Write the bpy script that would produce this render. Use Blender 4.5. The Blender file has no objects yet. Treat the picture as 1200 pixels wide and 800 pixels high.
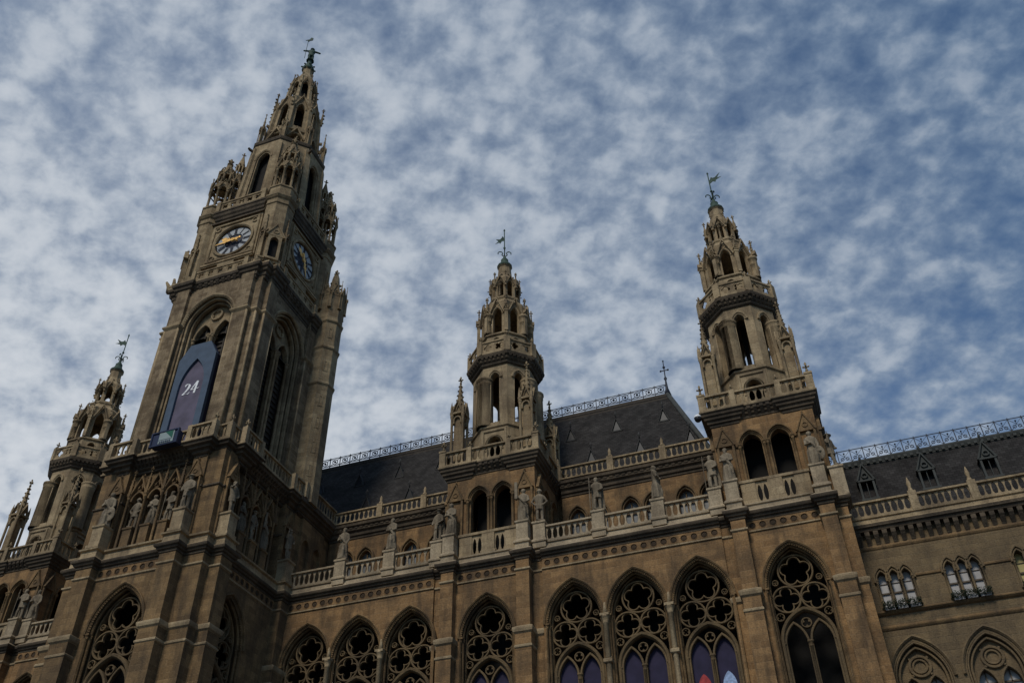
import bpy, bmesh, math, random
from mathutils import Matrix, Vector
random.seed(7)
PI = math.pi
scene = bpy.context.scene
COL = scene.collection

# ------------------------------------------------------------------ camera
cam_d = bpy.data.cameras.new('camera'); cam = bpy.data.objects.new('camera', cam_d); COL.objects.link(cam)
yaw, pit, rol = math.radians(-19.685), math.radians(40.064), math.radians(-0.858)
fwd = Vector((math.sin(yaw)*math.cos(pit), math.cos(yaw)*math.cos(pit), math.sin(pit)))
rt = Vector((math.cos(yaw), -math.sin(yaw), 0)); up = rt.cross(fwd)
rt2 = math.cos(rol)*rt + math.sin(rol)*up; up2 = -math.sin(rol)*rt + math.cos(rol)*up
mw = Matrix((rt2, up2, -fwd)).transposed().to_4x4(); mw.translation = Vector((0, -52.09, 1.7))
cam.matrix_world = mw
cam_d.sensor_width = 36; cam_d.lens = 36*1091.7/1200; cam_d.clip_start = .1; cam_d.clip_end = 6000
scene.camera = cam

# ------------------------------------------------------------------ light, sky, exposure
SUN_EL, SUN_AZ = math.radians(47), math.radians(186)        # azimuth clockwise from +Y
sd = bpy.data.lights.new('sun', 'SUN'); so = bpy.data.objects.new('sun', sd); COL.objects.link(so)
sd.energy = 1.95; sd.angle = math.radians(14); sd.color = (1, .93, .82)
sdir = Vector((math.sin(SUN_AZ)*math.cos(SUN_EL), math.cos(SUN_AZ)*math.cos(SUN_EL), math.sin(SUN_EL)))
so.rotation_euler = sdir.to_track_quat('Z', 'Y').to_euler()
scene.view_settings.view_transform = 'Standard'; scene.view_settings.look = 'None'
scene.view_settings.exposure = 0; scene.view_settings.gamma = 1; scene.view_settings.use_curve_mapping = False

def build_world():
    w = bpy.data.worlds.new('World'); scene.world = w; w.use_nodes = True
    nt = w.node_tree; N = nt.nodes; L = nt.links; N.clear()
    def nd(t, **k):
        n = N.new(t)
        for a, b in k.items(): setattr(n, a, b)
        return n
    def math_(op, a, b=None):
        n = nd('ShaderNodeMath', operation=op)
        for i, v in enumerate((a, b)):
            if v is None: continue
            if isinstance(v, (int, float)): n.inputs[i].default_value = v
            else: L.new(v, n.inputs[i])
        return n.outputs[0]
    sky = nd('ShaderNodeTexSky', sky_type='NISHITA', sun_disc=False, sun_elevation=SUN_EL, sun_rotation=SUN_AZ)
    sky.air_density = 1.0; sky.dust_density = .6; sky.ozone_density = 2.0
    tc = nd('ShaderNodeTexCoord'); sx = nd('ShaderNodeSeparateXYZ'); L.new(tc.outputs['Generated'], sx.inputs[0])
    dz = math_('ADD', math_('MAXIMUM', sx.outputs[2], 0.0), .42)
    cx = math_('DIVIDE', sx.outputs[0], dz); cy = math_('DIVIDE', sx.outputs[1], dz)
    cv = nd('ShaderNodeCombineXYZ'); L.new(cx, cv.inputs[0]); L.new(cy, cv.inputs[1])
    mp = nd('ShaderNodeMapping'); L.new(cv.outputs[0], mp.inputs[0])
    mp.inputs['Rotation'].default_value = (0, 0, math.radians(-35)); mp.inputs['Scale'].default_value = (1.0, 1.12, 1)
    def noise(sc, det, rough, dist, off):
        m = nd('ShaderNodeMapping'); L.new(mp.outputs[0], m.inputs[0]); m.inputs['Location'].default_value = off
        n = nd('ShaderNodeTexNoise'); n.inputs['Scale'].default_value = sc; n.inputs['Detail'].default_value = det
        n.inputs['Roughness'].default_value = rough; n.inputs['Distortion'].default_value = dist
        L.new(m.outputs[0], n.inputs['Vector']); return n.outputs[0]
    big = noise(1.3, 2, .5, 0, (3.1, 1.7, 0)); puff = noise(42, 5, .56, .15, (0, 4, 1)); wisp = noise(13, 5, .55, .2, (9, 2, 4))
    wob = nd('ShaderNodeTexNoise'); wob.inputs['Scale'].default_value = 14; wob.inputs['Detail'].default_value = 4; L.new(mp.outputs[0], wob.inputs['Vector'])
    wv = nd('ShaderNodeVectorMath', operation='MULTIPLY_ADD'); L.new(wob.outputs['Color'], wv.inputs[0]); wv.inputs[1].default_value = (.09, .09, 0); L.new(mp.outputs[0], wv.inputs[2])
    vo = nd('ShaderNodeTexVoronoi', feature='SMOOTH_F1'); vo.inputs['Scale'].default_value = 25; vo.inputs['Smoothness'].default_value = .6; L.new(wv.outputs[0], vo.inputs['Vector'])
    cell = math_('SUBTRACT', 1.0, vo.outputs['Distance'])
    def dot(v):
        n = nd('ShaderNodeVectorMath', operation='DOT_PRODUCT'); L.new(tc.outputs['Generated'], n.inputs[0]); n.inputs[1].default_value = Vector(v).normalized(); return n.outputs['Value']
    def ramp(v, a, b, lo=0., hi=1., kind='SMOOTHSTEP'):
        r = nd('ShaderNodeMapRange', interpolation_type=kind); L.new(v, r.inputs[0])
        for q, x in zip((1, 2, 3, 4), (a, b, lo, hi)): r.inputs[q].default_value = x
        return r.outputs[0]
    west = ramp(dot((-.75, .6, .2)), .35, 1.0, 0, 1, 'LINEAR')         # the low western sky is brighter and more covered
    d = math_('ADD', math_('ADD', math_('ADD', math_('MULTIPLY', puff, .50), math_('MULTIPLY', wisp, .24)), math_('MULTIPLY', big, .10)), math_('MULTIPLY', cell, .30))
    d = math_('ADD', d, math_('MULTIPLY', west, .17))
    cover = ramp(d, .375, .77)
    t = math_('ADD', math_('MULTIPLY', west, .56), math_('MULTIPLY', ramp(d, .55, .92), .46))
    cc = nd('ShaderNodeMixRGB'); L.new(t, cc.inputs[0])
    cc.inputs[1].default_value = (.185, .262, .37, 1); cc.inputs[2].default_value = (.63, .665, .71, 1)
    mul = nd('ShaderNodeMixRGB', blend_type='MULTIPLY'); mul.inputs[0].default_value = 1
    L.new(sky.outputs[0], mul.inputs[1]); mul.inputs[2].default_value = (.042, .067, .086, 1)
    fac = math_('ADD', math_('ADD', math_('MULTIPLY', cover, .68), math_('MULTIPLY', west, .14)), .17)
    mix = nd('ShaderNodeMixRGB'); L.new(fac, mix.inputs[0]); L.new(mul.outputs[0], mix.inputs[1]); L.new(cc.outputs[0], mix.inputs[2])
    bg = nd('ShaderNodeBackground'); L.new(mix.outputs[0], bg.inputs[0]); bg.inputs[1].default_value = 1.0
    out = nd('ShaderNodeOutputWorld'); L.new(bg.outputs[0], out.inputs[0])
build_world()

# ------------------------------------------------------------------ materials
MAT = {}
def principled(name):
    m = bpy.data.materials.new(name); m.use_nodes = True
    return m, m.node_tree.nodes, m.node_tree.links, m.node_tree.nodes['Principled BSDF']
def stone(name, c1, c2, mortar, soot, soot_amt, block=(.85, .36), streak=.5, joint=.018):
    m, N, L, b = principled(name); MAT[name] = m
    def nd(t, **k):
        n = N.new(t)
        for a, v in k.items(): setattr(n, a, v)
        return n
    geo = nd('ShaderNodeNewGeometry'); s = nd('ShaderNodeSeparateXYZ'); L.new(geo.outputs['Position'], s.inputs[0])
    ad = nd('ShaderNodeMath', operation='ADD'); L.new(s.outputs[0], ad.inputs[0]); L.new(s.outputs[1], ad.inputs[1])
    cv = nd('ShaderNodeCombineXYZ'); L.new(ad.outputs[0], cv.inputs[0]); L.new(s.outputs[2], cv.inputs[1])
    br = nd('ShaderNodeTexBrick'); L.new(cv.outputs[0], br.inputs['Vector'])
    br.inputs['Scale'].default_value = 1; br.inputs['Brick Width'].default_value = block[0]; br.inputs['Row Height'].default_value = block[1]
    br.inputs['Mortar Size'].default_value = joint; br.inputs['Mortar Smooth'].default_value = .6; br.inputs['Bias'].default_value = .1
    br.inputs['Color1'].default_value = (*c1, 1); br.inputs['Color2'].default_value = (*c2, 1); br.inputs['Mortar'].default_value = (*mortar, 1)
    def noise(sc, det, vec, scale):
        mp = nd('ShaderNodeMapping'); L.new(vec, mp.inputs[0]); mp.inputs['Scale'].default_value = scale
        n = nd('ShaderNodeTexNoise'); n.inputs['Scale'].default_value = sc; n.inputs['Detail'].default_value = det; n.inputs['Roughness'].default_value = .62
        L.new(mp.outputs[0], n.inputs['Vector']); return n.outputs[0]
    n1 = noise(.5, 6, geo.outputs['Position'], (1, 1, 1)); n2 = noise(1.6, 5, geo.outputs['Position'], (1, 1, .14)); n3 = noise(14, 4, geo.outputs['Position'], (1, 1, 1))
    def ramp(v, a, bb):
        r = nd('ShaderNodeMapRange'); L.new(v, r.inputs[0]); r.inputs[1].default_value = a; r.inputs[2].default_value = bb; return r.outputs[0]
    def mixc(f, c_in, col, typ='MIX'):
        x = nd('ShaderNodeMixRGB', blend_type=typ)
        if isinstance(f, float): x.inputs[0].default_value = f
        else: L.new(f, x.inputs[0])
        L.new(c_in, x.inputs[1])
        if isinstance(col, tuple): x.inputs[2].default_value = (*col, 1)
        else: L.new(col, x.inputs[2])
        return x.outputs[0]
    c = br.outputs['Color']
    f1 = nd('ShaderNodeMath', operation='MULTIPLY'); L.new(ramp(n1, .44, .64), f1.inputs[0]); f1.inputs[1].default_value = soot_amt
    c = mixc(f1.outputs[0], c, soot)
    f2 = nd('ShaderNodeMath', operation='MULTIPLY'); L.new(ramp(n2, .47, .66), f2.inputs[0]); f2.inputs[1].default_value = streak
    c = mixc(f2.outputs[0], c, soot)
    g = nd('ShaderNodeMapRange'); L.new(n3, g.inputs[0]); g.inputs[1].default_value = .3; g.inputs[2].default_value = .7; g.inputs[3].default_value = .68; g.inputs[4].default_value = 1.2
    c = mixc(1.0, c, g.outputs[0], 'MULTIPLY')
    L.new(c, b.inputs['Base Color']); b.inputs['Roughness'].default_value = .9; b.inputs['Specular IOR Level'].default_value = .2
    h = nd('ShaderNodeMath', operation='MULTIPLY_ADD'); L.new(br.outputs['Fac'], h.inputs[0]); h.inputs[1].default_value = -.5; L.new(n3, h.inputs[2])
    bp = nd('ShaderNodeBump'); bp.inputs['Strength'].default_value = .75; bp.inputs['Distance'].default_value = .03; L.new(h.outputs[0], bp.inputs['Height']); L.new(bp.outputs[0], b.inputs['Normal'])
    return m
stone('warm_sandstone', (.345, .205, .092), (.225, .13, .058), (.33, .21, .11), (.075, .052, .032), .62, (.85, .36), .7, .016)
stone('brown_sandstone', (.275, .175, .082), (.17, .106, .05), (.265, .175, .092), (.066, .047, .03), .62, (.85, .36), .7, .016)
stone('pale_stone', (.44, .335, .20), (.34, .252, .148), (0.288, 0.216, 0.128), (0.096, 0.070, 0.046), .55, (1.1, .5), .55, .008)
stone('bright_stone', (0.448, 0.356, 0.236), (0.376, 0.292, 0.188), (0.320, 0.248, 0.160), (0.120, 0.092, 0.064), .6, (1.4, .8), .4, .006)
stone('statue_stone', (.29, .235, .162), (.25, .2, .136), (0.280, 0.224, 0.152), (0.080, 0.062, 0.043), .8, (6, 5), .8, 0.0)
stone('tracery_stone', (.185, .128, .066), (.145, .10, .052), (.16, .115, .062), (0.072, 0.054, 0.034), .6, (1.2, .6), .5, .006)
stone('tower_stone', (.43, .325, .19), (.275, .203, .115), (.33, .265, .175), (.125, .085, .05), .6, (.8, .38), .6)
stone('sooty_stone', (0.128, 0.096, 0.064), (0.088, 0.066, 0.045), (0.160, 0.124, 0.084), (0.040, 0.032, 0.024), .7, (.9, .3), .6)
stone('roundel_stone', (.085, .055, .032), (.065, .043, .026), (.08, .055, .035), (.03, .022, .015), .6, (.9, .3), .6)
stone('shaft_stone', (.33, .245, .148), (.185, .132, .076), (.33, .255, .165), (.085, .058, .035), .66, (.8, .38), .7, .022)
stone('wing_stone', (0.216, 0.152, 0.080), (0.168, 0.118, 0.064), (0.200, 0.148, 0.088), (0.072, 0.054, 0.036), .5)
def plain(name, col, rough=.7, metal=0., var=.25, scale=3., spec=.3):
    m, N, L, b = principled(name); MAT[name] = m
    n = N.new('ShaderNodeTexNoise'); n.inputs['Scale'].default_value = scale; n.inputs['Detail'].default_value = 5
    g = N.new('ShaderNodeNewGeometry'); L.new(g.outputs['Position'], n.inputs['Vector'])
    r = N.new('ShaderNodeMapRange'); L.new(n.outputs[0], r.inputs[0]); r.inputs[1].default_value = .3; r.inputs[2].default_value = .7; r.inputs[3].default_value = 1-var; r.inputs[4].default_value = 1+var
    x = N.new('ShaderNodeMixRGB'); x.blend_type = 'MULTIPLY'; x.inputs[0].default_value = 1; x.inputs[1].default_value = (*col, 1); L.new(r.outputs[0], x.inputs[2])
    L.new(x.outputs[0], b.inputs['Base Color']); b.inputs['Roughness'].default_value = rough; b.inputs['Metallic'].default_value = metal; b.inputs['Specular IOR Level'].default_value = spec
    return m
plain('copper', (.04, .07, .052), .75, 0, .4, 6); plain('iron', (.025, .03, .045), .6, 0, .2)
plain('verdigris_sheet', (.05, .053, .048), .75, 0, .25, 2)
plain('lead_sheet', (.045, .044, .042), .8, 0, .25, 3); plain('shade_black', (.010, .009, .008), .9, 0, .3, 1); plain('louvre_wood', (.05, .04, .03), .8)  # the near-black one paints the shade deep inside openings
plain('navy_cloth', (.026, .022, .05), .85, 0, .2, 2); plain('panel_blue', (.06, .088, .13), .7, 0, .15, 2); plain('panel_dark_blue', (.012, .017, .05), .7, 0, .15)
plain('panel_purple', (.105, .09, .13), .75, 0, .25, 1.2); plain('white_paint', (.8, .8, .8), .6, 0, .06); plain('gold', (.85, .50, .15), .45, .5, .15)
plain('clock_white', (.38, .39, .39), .5, 0, .08); plain('clock_dark', (.03, .032, .045), .5, 0, .1)
plain('sign_green', (.012, .10, .06), .5, 0, .05); plain('sign_navy', (.016, .024, .06), .5, 0, .1); plain('sign_grey', (.26, .31, .3), .5, 0, .05)
plain('red_print', (.35, .05, .05), .8, 0, .3, 5); plain('blue_print', (.3, .4, .6), .8, 0, .4, 6); plain('beige_print', (.35, .3, .24), .8, 0, .3, 5)
plain('leaf', (.02, .03, .014), .85, 0, .5, 20); plain('trough_white', (.3, .3, .3), .7); plain('window_frame', (.11, .085, .06), .7)
plain('curtain_glass', (.40, .385, .375), .45, 0, .12, 1.5, .25); plain('yellow_glass', (.40, .33, .13), .5, 0, .12, 2); plain('dark_glass', (.15, .15, .145), .4, 0, .25, 2, .25)
plain('lamp_black', (.015, .015, .017), .4); plain('paving', (.07, .065, .06), .9, 0, .3, 1)
def slate():
    m, N, L, b = principled('slate'); MAT['slate'] = m
    g = N.new('ShaderNodeNewGeometry'); s = N.new('ShaderNodeSeparateXYZ'); L.new(g.outputs['Position'], s.inputs[0])
    cv = N.new('ShaderNodeCombineXYZ'); L.new(s.outputs[0], cv.inputs[0]); L.new(s.outputs[2], cv.inputs[1])
    br = N.new('ShaderNodeTexBrick'); L.new(cv.outputs[0], br.inputs['Vector']); br.inputs['Scale'].default_value = 1
    br.inputs['Brick Width'].default_value = .3; br.inputs['Row Height'].default_value = .2; br.inputs['Mortar Size'].default_value = .012
    br.inputs['Color1'].default_value = (.042, .039, .037, 1); br.inputs['Color2'].default_value = (.024, .022, .021, 1); br.inputs['Mortar'].default_value = (.014, .013, .012, 1)
    n = N.new('ShaderNodeTexNoise'); n.inputs['Scale'].default_value = .8; n.inputs['Detail'].default_value = 6; L.new(g.outputs['Position'], n.inputs['Vector'])
    r = N.new('ShaderNodeMapRange'); L.new(n.outputs[0], r.inputs[0]); r.inputs[1].default_value = .3; r.inputs[2].default_value = .7; r.inputs[3].default_value = .7; r.inputs[4].default_value = 1.4
    x = N.new('ShaderNodeMixRGB'); x.blend_type = 'MULTIPLY'; x.inputs[0].default_value = 1; L.new(br.outputs[0], x.inputs[1]); L.new(r.outputs[0], x.inputs[2])
    L.new(x.outputs[0], b.inputs['Base Color']); b.inputs['Roughness'].default_value = .9; b.inputs['Specular IOR Level'].default_value = .1
slate()

# ------------------------------------------------------------------ mesh toolkit
class MB:
    """collects shapes in a local frame (u right, -y outwards, z up) into one mesh"""
    def __init__(self): self.v = []; self.f = []; self.sm = []; self.M = Matrix.Identity(4); self.warp = None
    def add(self, vs, fs, smooth=False):
        o = len(self.v); M = self.M
        for p in vs:
            q = M @ Vector(p)
            if self.warp: q = Vector(self.warp(q.x, q.y, q.z))
            self.v.append(q)
        for f in fs: self.f.append([o+i for i in f]); self.sm.append(smooth)
    def face(self, deg, cx=0, cy=0):
        self.M = Matrix.Translation((cx, cy, 0)) @ Matrix.Rotation(math.radians(deg), 4, 'Z'); return self
    def box(self, x0, x1, y0, y1, z0, z1):
        self.add([(x0,y0,z0),(x1,y0,z0),(x1,y1,z0),(x0,y1,z0),(x0,y0,z1),(x1,y0,z1),(x1,y1,z1),(x0,y1,z1)],
                 [(3,2,1,0),(4,5,6,7),(0,1,5,4),(1,2,6,5),(2,3,7,6),(3,0,4,7)])
    def frustum(self, pa, za, pb, zb, smooth=False):
        n = len(pa); self.add([(x,y,za) for x,y in pa]+[(x,y,zb) for x,y in pb],
                 [tuple(range(n-1,-1,-1)), tuple(range(n,2*n))]); o = len(self.v)-2*n
        for i in range(n):
            j = (i+1) % n; self.f.append([o+i,o+j,o+n+j,o+n+i]); self.sm.append(smooth)
    def prism(self, poly, z0, z1): self.frustum(poly, z0, poly, z1)
    def lathe(self, prof, cx=0, cy=0, n=12, rot=0., smooth=True, sq=1.):
        vs = []; fs = []; m = len(prof)
        for r, z in prof:
            for i in range(n):
                a = rot+2*PI*i/n; vs.append((cx+r*math.cos(a), cy+r*math.sin(a)*sq, z))
        for k in range(m-1):
            for i in range(n):
                j = (i+1) % n; fs.append((k*n+i, k*n+j, (k+1)*n+j, (k+1)*n+i))
        self.add(vs, fs, smooth); o = len(self.v)-len(vs)
        self.f.append([o+i for i in range(n-1,-1,-1)]); self.sm.append(False)
        self.f.append([o+(m-1)*n+i for i in range(n)]); self.sm.append(False)
    def oct_(self, prof, cx=0, cy=0): self.lathe(prof, cx, cy, 8, PI/8, False)
    def tube(self, pts, rad, n=6, smooth=True):
        pts = [Vector(p) for p in pts]; rad = rad if isinstance(rad, (list, tuple)) else [rad]*len(pts); vs = []; fs = []
        for k, p in enumerate(pts):
            t = (pts[min(k+1,len(pts)-1)]-pts[max(k-1,0)]).normalized()
            a = t.orthogonal().normalized() if abs(t.z) < .99 else Vector((1,0,0)); b = t.cross(a)
            if k and (vs and a.dot(pa) < 0): a = -a; b = -b
            pa = a
            for i in range(n):
                g = 2*PI*i/n; vs.append(p+rad[k]*(a*math.cos(g)+b*math.sin(g)))
        for k in range(len(pts)-1):
            for i in range(n):
                j = (i+1) % n; fs.append((k*n+i,k*n+j,(k+1)*n+j,(k+1)*n+i))
        fs.append(tuple(range(n-1,-1,-1))); m = (len(pts)-1)*n; fs.append(tuple(m+i for i in range(n)))
        self.add(vs, fs, smooth)
    def ball(self, c, r, n=8, sz=1., sx=1., sy=1.):
        self.lathe2(c, [(r*math.sin(PI*k/n), -r*math.cos(PI*k/n)*sz) for k in range(n+1)], n+2, sx, sy)
    def lathe2(self, c, prof, n, sx=1., sy=1.):
        vs = []; fs = []
        for r, z in prof:
            r = max(r, 1e-4)
            for i in range(n): a = 2*PI*i/n; vs.append((c[0]+r*sx*math.cos(a), c[1]+r*sy*math.sin(a), c[2]+z))
        for k in range(len(prof)-1):
            for i in range(n): j = (i+1) % n; fs.append((k*n+i,k*n+j,(k+1)*n+j,(k+1)*n+i))
        self.add(vs, fs, True)
    def mould(self, poly, prof, closed=True, cap=True):
        """run a cornice profile [(out, z)...] round a plan polygon (counter-clockwise)"""
        n = len(poly); P = [Vector(p) for p in poly]; nr = []
        for i in range(n):
            a = P[i]-P[i-1] if (closed or i) else P[1]-P[0]; b = P[(i+1) % n]-P[i] if (closed or i < n-1) else P[i]-P[i-1]
            a.normalize(); b.normalize(); na = Vector((a.y,-a.x)); nb = Vector((b.y,-b.x)); s = na+nb
            s = s/max(s.length_squared/2, .3) if s.length > 1e-6 else na
            nr.append(s)
        vs = []; fs = []
        for o, z in prof:
            for i in range(n): q = P[i]+nr[i]*o; vs.append((q.x, q.y, z))
        for k in range(len(prof)-1):
            for i in range(n if closed else n-1):
                j = (i+1) % n; fs.append((k*n+i,k*n+j,(k+1)*n+j,(k+1)*n+i))
        if cap and closed: fs.append(tuple(range(n-1,-1,-1))); m = (len(prof)-1)*n; fs.append(tuple(m+i for i in range(n)))
        if not closed:
            m = len(prof); fs.append(tuple(k*n for k in range(m))); fs.append(tuple(k*n+n-1 for k in range(m-1,-1,-1)))
        self.add(vs, fs)
    def sweep(self, path, prof, closed=False, smooth=False):
        """run a profile [(offset outwards, y)...] along a path [(u, z)...] on the wall plane"""
        P = [Vector(p) for p in path]; n = len(P); m = len(prof); vs = []; fs = []
        for i in range(n):
            a = (P[i]-P[i-1]) if (closed or i) else P[1]-P[0]; b = (P[(i+1) % n]-P[i]) if (closed or i < n-1) else P[i]-P[i-1]
            a.normalize(); b.normalize(); s = Vector((a.y,-a.x))+Vector((b.y,-b.x)); s = s/max(s.length_squared/2, .45)
            for o, y in prof: q = P[i]+s*o; vs.append((q.x, y, q.y))
        for i in range(n if closed else n-1):
            j = (i+1) % n
            for k in range(m): l = (k+1) % m; fs.append((i*m+k, j*m+k, j*m+l, i*m+l))
        if not closed: fs.append(tuple(range(m))); fs.append(tuple((n-1)*m+k for k in range(m-1,-1,-1)))
        self.add(vs, fs, smooth)
    def panel(self, u0, u1, z0, z1, hole, y, depth, through=True, edges=True, center=None):
        """a slab of wall with one opening (star-shaped outline)"""
        c = center or (sum(min(h[0] for h in hole) if k == 0 else max(h[0] for h in hole) for k in (0, 1))/2, (min(h[1] for h in hole)+max(h[1] for h in hole))/2)
        ang = lambda p: math.atan2(p[1]-c[1], p[0]-c[0]); H = sorted(((ang(p), p) for p in hole))
        def ray_rect(a):
            dx, dy = math.cos(a), math.sin(a); t = 1e9
            if dx > 1e-9: t = min(t, (u1-c[0])/dx)
            if dx < -1e-9: t = min(t, (u0-c[0])/dx)
            if dy > 1e-9: t = min(t, (z1-c[1])/dy)
            if dy < -1e-9: t = min(t, (z0-c[1])/dy)
            return (c[0]+dx*t, c[1]+dy*t)
        def ray_hole(a):
            dx, dy = math.cos(a), math.sin(a)
            for i in range(len(H)):
                p, q = H[i-1][1], H[i][1]; ex, ey = q[0]-p[0], q[1]-p[1]; det = dx*(-ey)+ex*dy
                if abs(det) < 1e-12: continue
                rx, ry = p[0]-c[0], p[1]-c[1]; t = (rx*(-ey)+ex*ry)/det; s = (dx*ry-dy*rx)/det
                if t > 0 and -1e-6 <= s <= 1+1e-6: return (c[0]+dx*t, c[1]+dy*t)
            return H[0][1]
        items = [(a, p, ray_rect(a)) for a, p in H]
        for q in ((u0,z0),(u1,z0),(u1,z1),(u0,z1)): a = ang(q); items.append((a, ray_hole(a), q))
        items.sort(key=lambda t: t[0]); n = len(items); vs = []
        for yy in (y, y+depth):
            vs += [(p[0], yy, p[1]) for _, p, _ in items]; vs += [(q[0], yy, q[1]) for _, _, q in items]
        fs = []
        for i in range(n):
            j = (i+1) % n
            fs.append((i, j, n+j, n+i)); fs.append((i, 2*n+i, 2*n+j, j))
            if through: fs.append((2*n+i, 3*n+i, 3*n+j, 2*n+j))
            if edges: fs.append((n+i, n+j, 3*n+j, 3*n+i))
        if not through: fs.append(tuple(2*n+i for i in range(n)))
        self.add(vs, fs)
    def foil(self, cu, cz, R, y, depth, n, rot=0., d=.5, a=.44, sub=40):
        """a plate with an n-lobed opening inside a ring of radius R"""
        vs = []; fs = []; tot = sub
        for i in range(tot):
            t = 2*PI*i/tot; best = 0
            for k in range(n):
                ph = (t-rot-2*PI*k/n+PI) % (2*PI)-PI; s = (a*R)**2-(d*R*math.sin(ph))**2
                if s > 0 and abs(ph) < PI/2: best = max(best, d*R*math.cos(ph)+math.sqrt(s))
            best = min(max(best, .12*R), .96*R)
            for yy in (y, y+depth):
                vs.append((cu+best*math.cos(t), yy, cz+best*math.sin(t))); vs.append((cu+R*math.cos(t), yy, cz+R*math.sin(t)))
        for i in range(tot):
            j = (i+1) % tot; A, B = 4*i, 4*j
            fs += [(A, B, B+1, A+1), (A+2, A+3, B+3, B+2), (A, A+2, B+2, B)]
        self.add(vs, fs)
    def build(self, name, mat, parent=None):
        me = bpy.data.meshes.new(name); me.from_pydata([tuple(v) for v in self.v], [], self.f)
        for p, s in zip(me.polygons, self.sm): p.use_smooth = s
        bm = bmesh.new(); bm.from_mesh(me); bmesh.ops.recalc_face_normals(bm, faces=bm.faces); bm.to_mesh(me); bm.free()
        me.materials.append(MAT[mat]); o = bpy.data.objects.new(name, me); COL.objects.link(o)
        if parent: o.parent = parent
        return o

def thing(name, loc, label, cat, group=None, rz=0.):
    o = bpy.data.objects.new(name, None); COL.objects.link(o); o.location = loc; o.rotation_euler = (0, 0, rz); o.empty_display_size = .5
    o['label'] = label; o['category'] = cat
    if group: o['group'] = group
    return o
def tag(o, label, cat, group=None):
    o['label'] = label; o['category'] = cat
    if group: o['group'] = group
    return o
def kids(o): return [c for c in bpy.data.objects if c.parent == o]
def copy_tree(o, parent=None, loc=None):
    c = o.copy(); COL.objects.link(c)
    if parent: c.parent = parent
    if loc is not None: c.location = loc
    for ch in kids(o): copy_tree(ch, c)
    return c
def turn(o, parent, deg):
    """a copy of a part (and its own pieces) turned about its thing's axis"""
    c = o.copy(); COL.objects.link(c); c.parent = parent; c.rotation_euler = (0, 0, math.radians(deg))
    for ch in kids(o):
        d = ch.copy(); COL.objects.link(d); d.parent = c
    return c

# ------------------------------------------------------------------ gothic vocabulary
def arch(cx, hw, zb, zs, rise, n=10):
    """outline of a pointed opening, from bottom right over the apex to bottom left"""
    R = (hw*hw+rise*rise)/(2*hw); a1 = math.acos(max(-1, min(1, (R-hw)/R))); r = [(cx+hw, zb)] if zb < zs else []
    for i in range(n+1): a = a1*i/n; r.append((cx+hw-R+R*math.cos(a), zs+R*math.sin(a)))
    l = [(2*cx-u, z) for u, z in r[::-1]]
    return r+l[1:]
def circ(cx, cz, r, n=20): return [(cx+r*math.cos(2*PI*i/n), cz+r*math.sin(2*PI*i/n)) for i in range(n)]
def bar(w, y0, y1, ch=.4):
    """chamfered rectangular rib profile"""
    c = w*ch; return [(-w, y1), (-w, y0+c), (-w+c, y0), (w-c, y0), (w, y0+c), (w, y1)]
def vesica(cx, z0, z1, w):
    h = z1-z0; return [(cx+w*x, z0+h*z) for x, z in ((-.42,0),(.42,0),(.86,.2),(1,.42),(.9,.66),(.55,.87),(0,1),(-.55,.87),(-.9,.66),(-1,.42),(-.86,.2))]
def balusters(mb, u0, u1, y, z0, z1, n, t=.2):
    """balustrade run: plinth, vesica shaped openings between balusters, coping"""
    h = z1-z0; mb.box(u0, u1, y-t*.7, y+t*.7, z0, z0+h*.1); mb.box(u0, u1, y-t*.85, y+t*.85, z1-h*.11, z1)
    w = (u1-u0)/n
    for i in range(n): mb.panel(u0+i*w, u0+(i+1)*w, z0+h*.1, z1-h*.11, vesica(u0+(i+.5)*w, z0+h*.115, z1-h*.125, w*.41), y-t*.22, t*.44, edges=False)
def finial(mb, x, y, z, s):
    mb.lathe([(.16*s,0+z),(.12*s,z+.25*s),(.07*s,z+.4*s),(.2*s,z+.55*s),(.06*s,z+.72*s),(.13*s,z+.95*s),(.03*s,z+1.15*s)], x, y, 6)
    for dx, dy in ((1,0),(-1,0),(0,1),(0,-1)): mb.ball((x+dx*.24*s, y+dy*.24*s, z+.6*s), .1*s, 4)
def crocket(mb, x, y, z, s):
    mb.add([(x-s,y,z),(x+s,y,z),(x,y-s,z),(x,y+s,z),(x,y,z-s),(x,y,z+1.3*s)], [(0,2,5),(2,1,5),(1,3,5),(3,0,5),(2,0,4),(1,2,4),(3,1,4),(0,3,4)])
def gable(mb, cx, z, hw, h, y, t, crock=3, fin=True, solid=True):
    """steep ornamental gable with crockets standing on a wall face"""
    o = [(cx-hw, z), (cx+hw, z), (cx, z+h)]
    vs = [(u, y, q) for u, q in o]+[(u, y+t, q) for u, q in o]
    if solid: mb.add(vs, [(0,1,2),(5,4,3),(0,3,4,1),(1,4,5,2),(2,5,3,0)])
    w = hw*.16; mb.sweep([(cx+hw*1.08, z), (cx, z+h*1.08), (cx-hw*1.08, z)], bar(w*.6, y-.07, y+t*.6))
    if solid: mb.sweep(circ(cx, z+h*.36, hw*.3, 12), bar(w*.35, y-.045, y+.02), True)
    for k in range(crock):
        f = (k+.6)/crock
        for s in (-1, 1): crocket(mb, cx+s*hw*1.1*(1-f), y+t*.2, z+h*1.08*f+.02, hw*.13)
    if fin: finial(mb, cx, y+t*.4, z+h*1.05, hw*.55)
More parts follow.
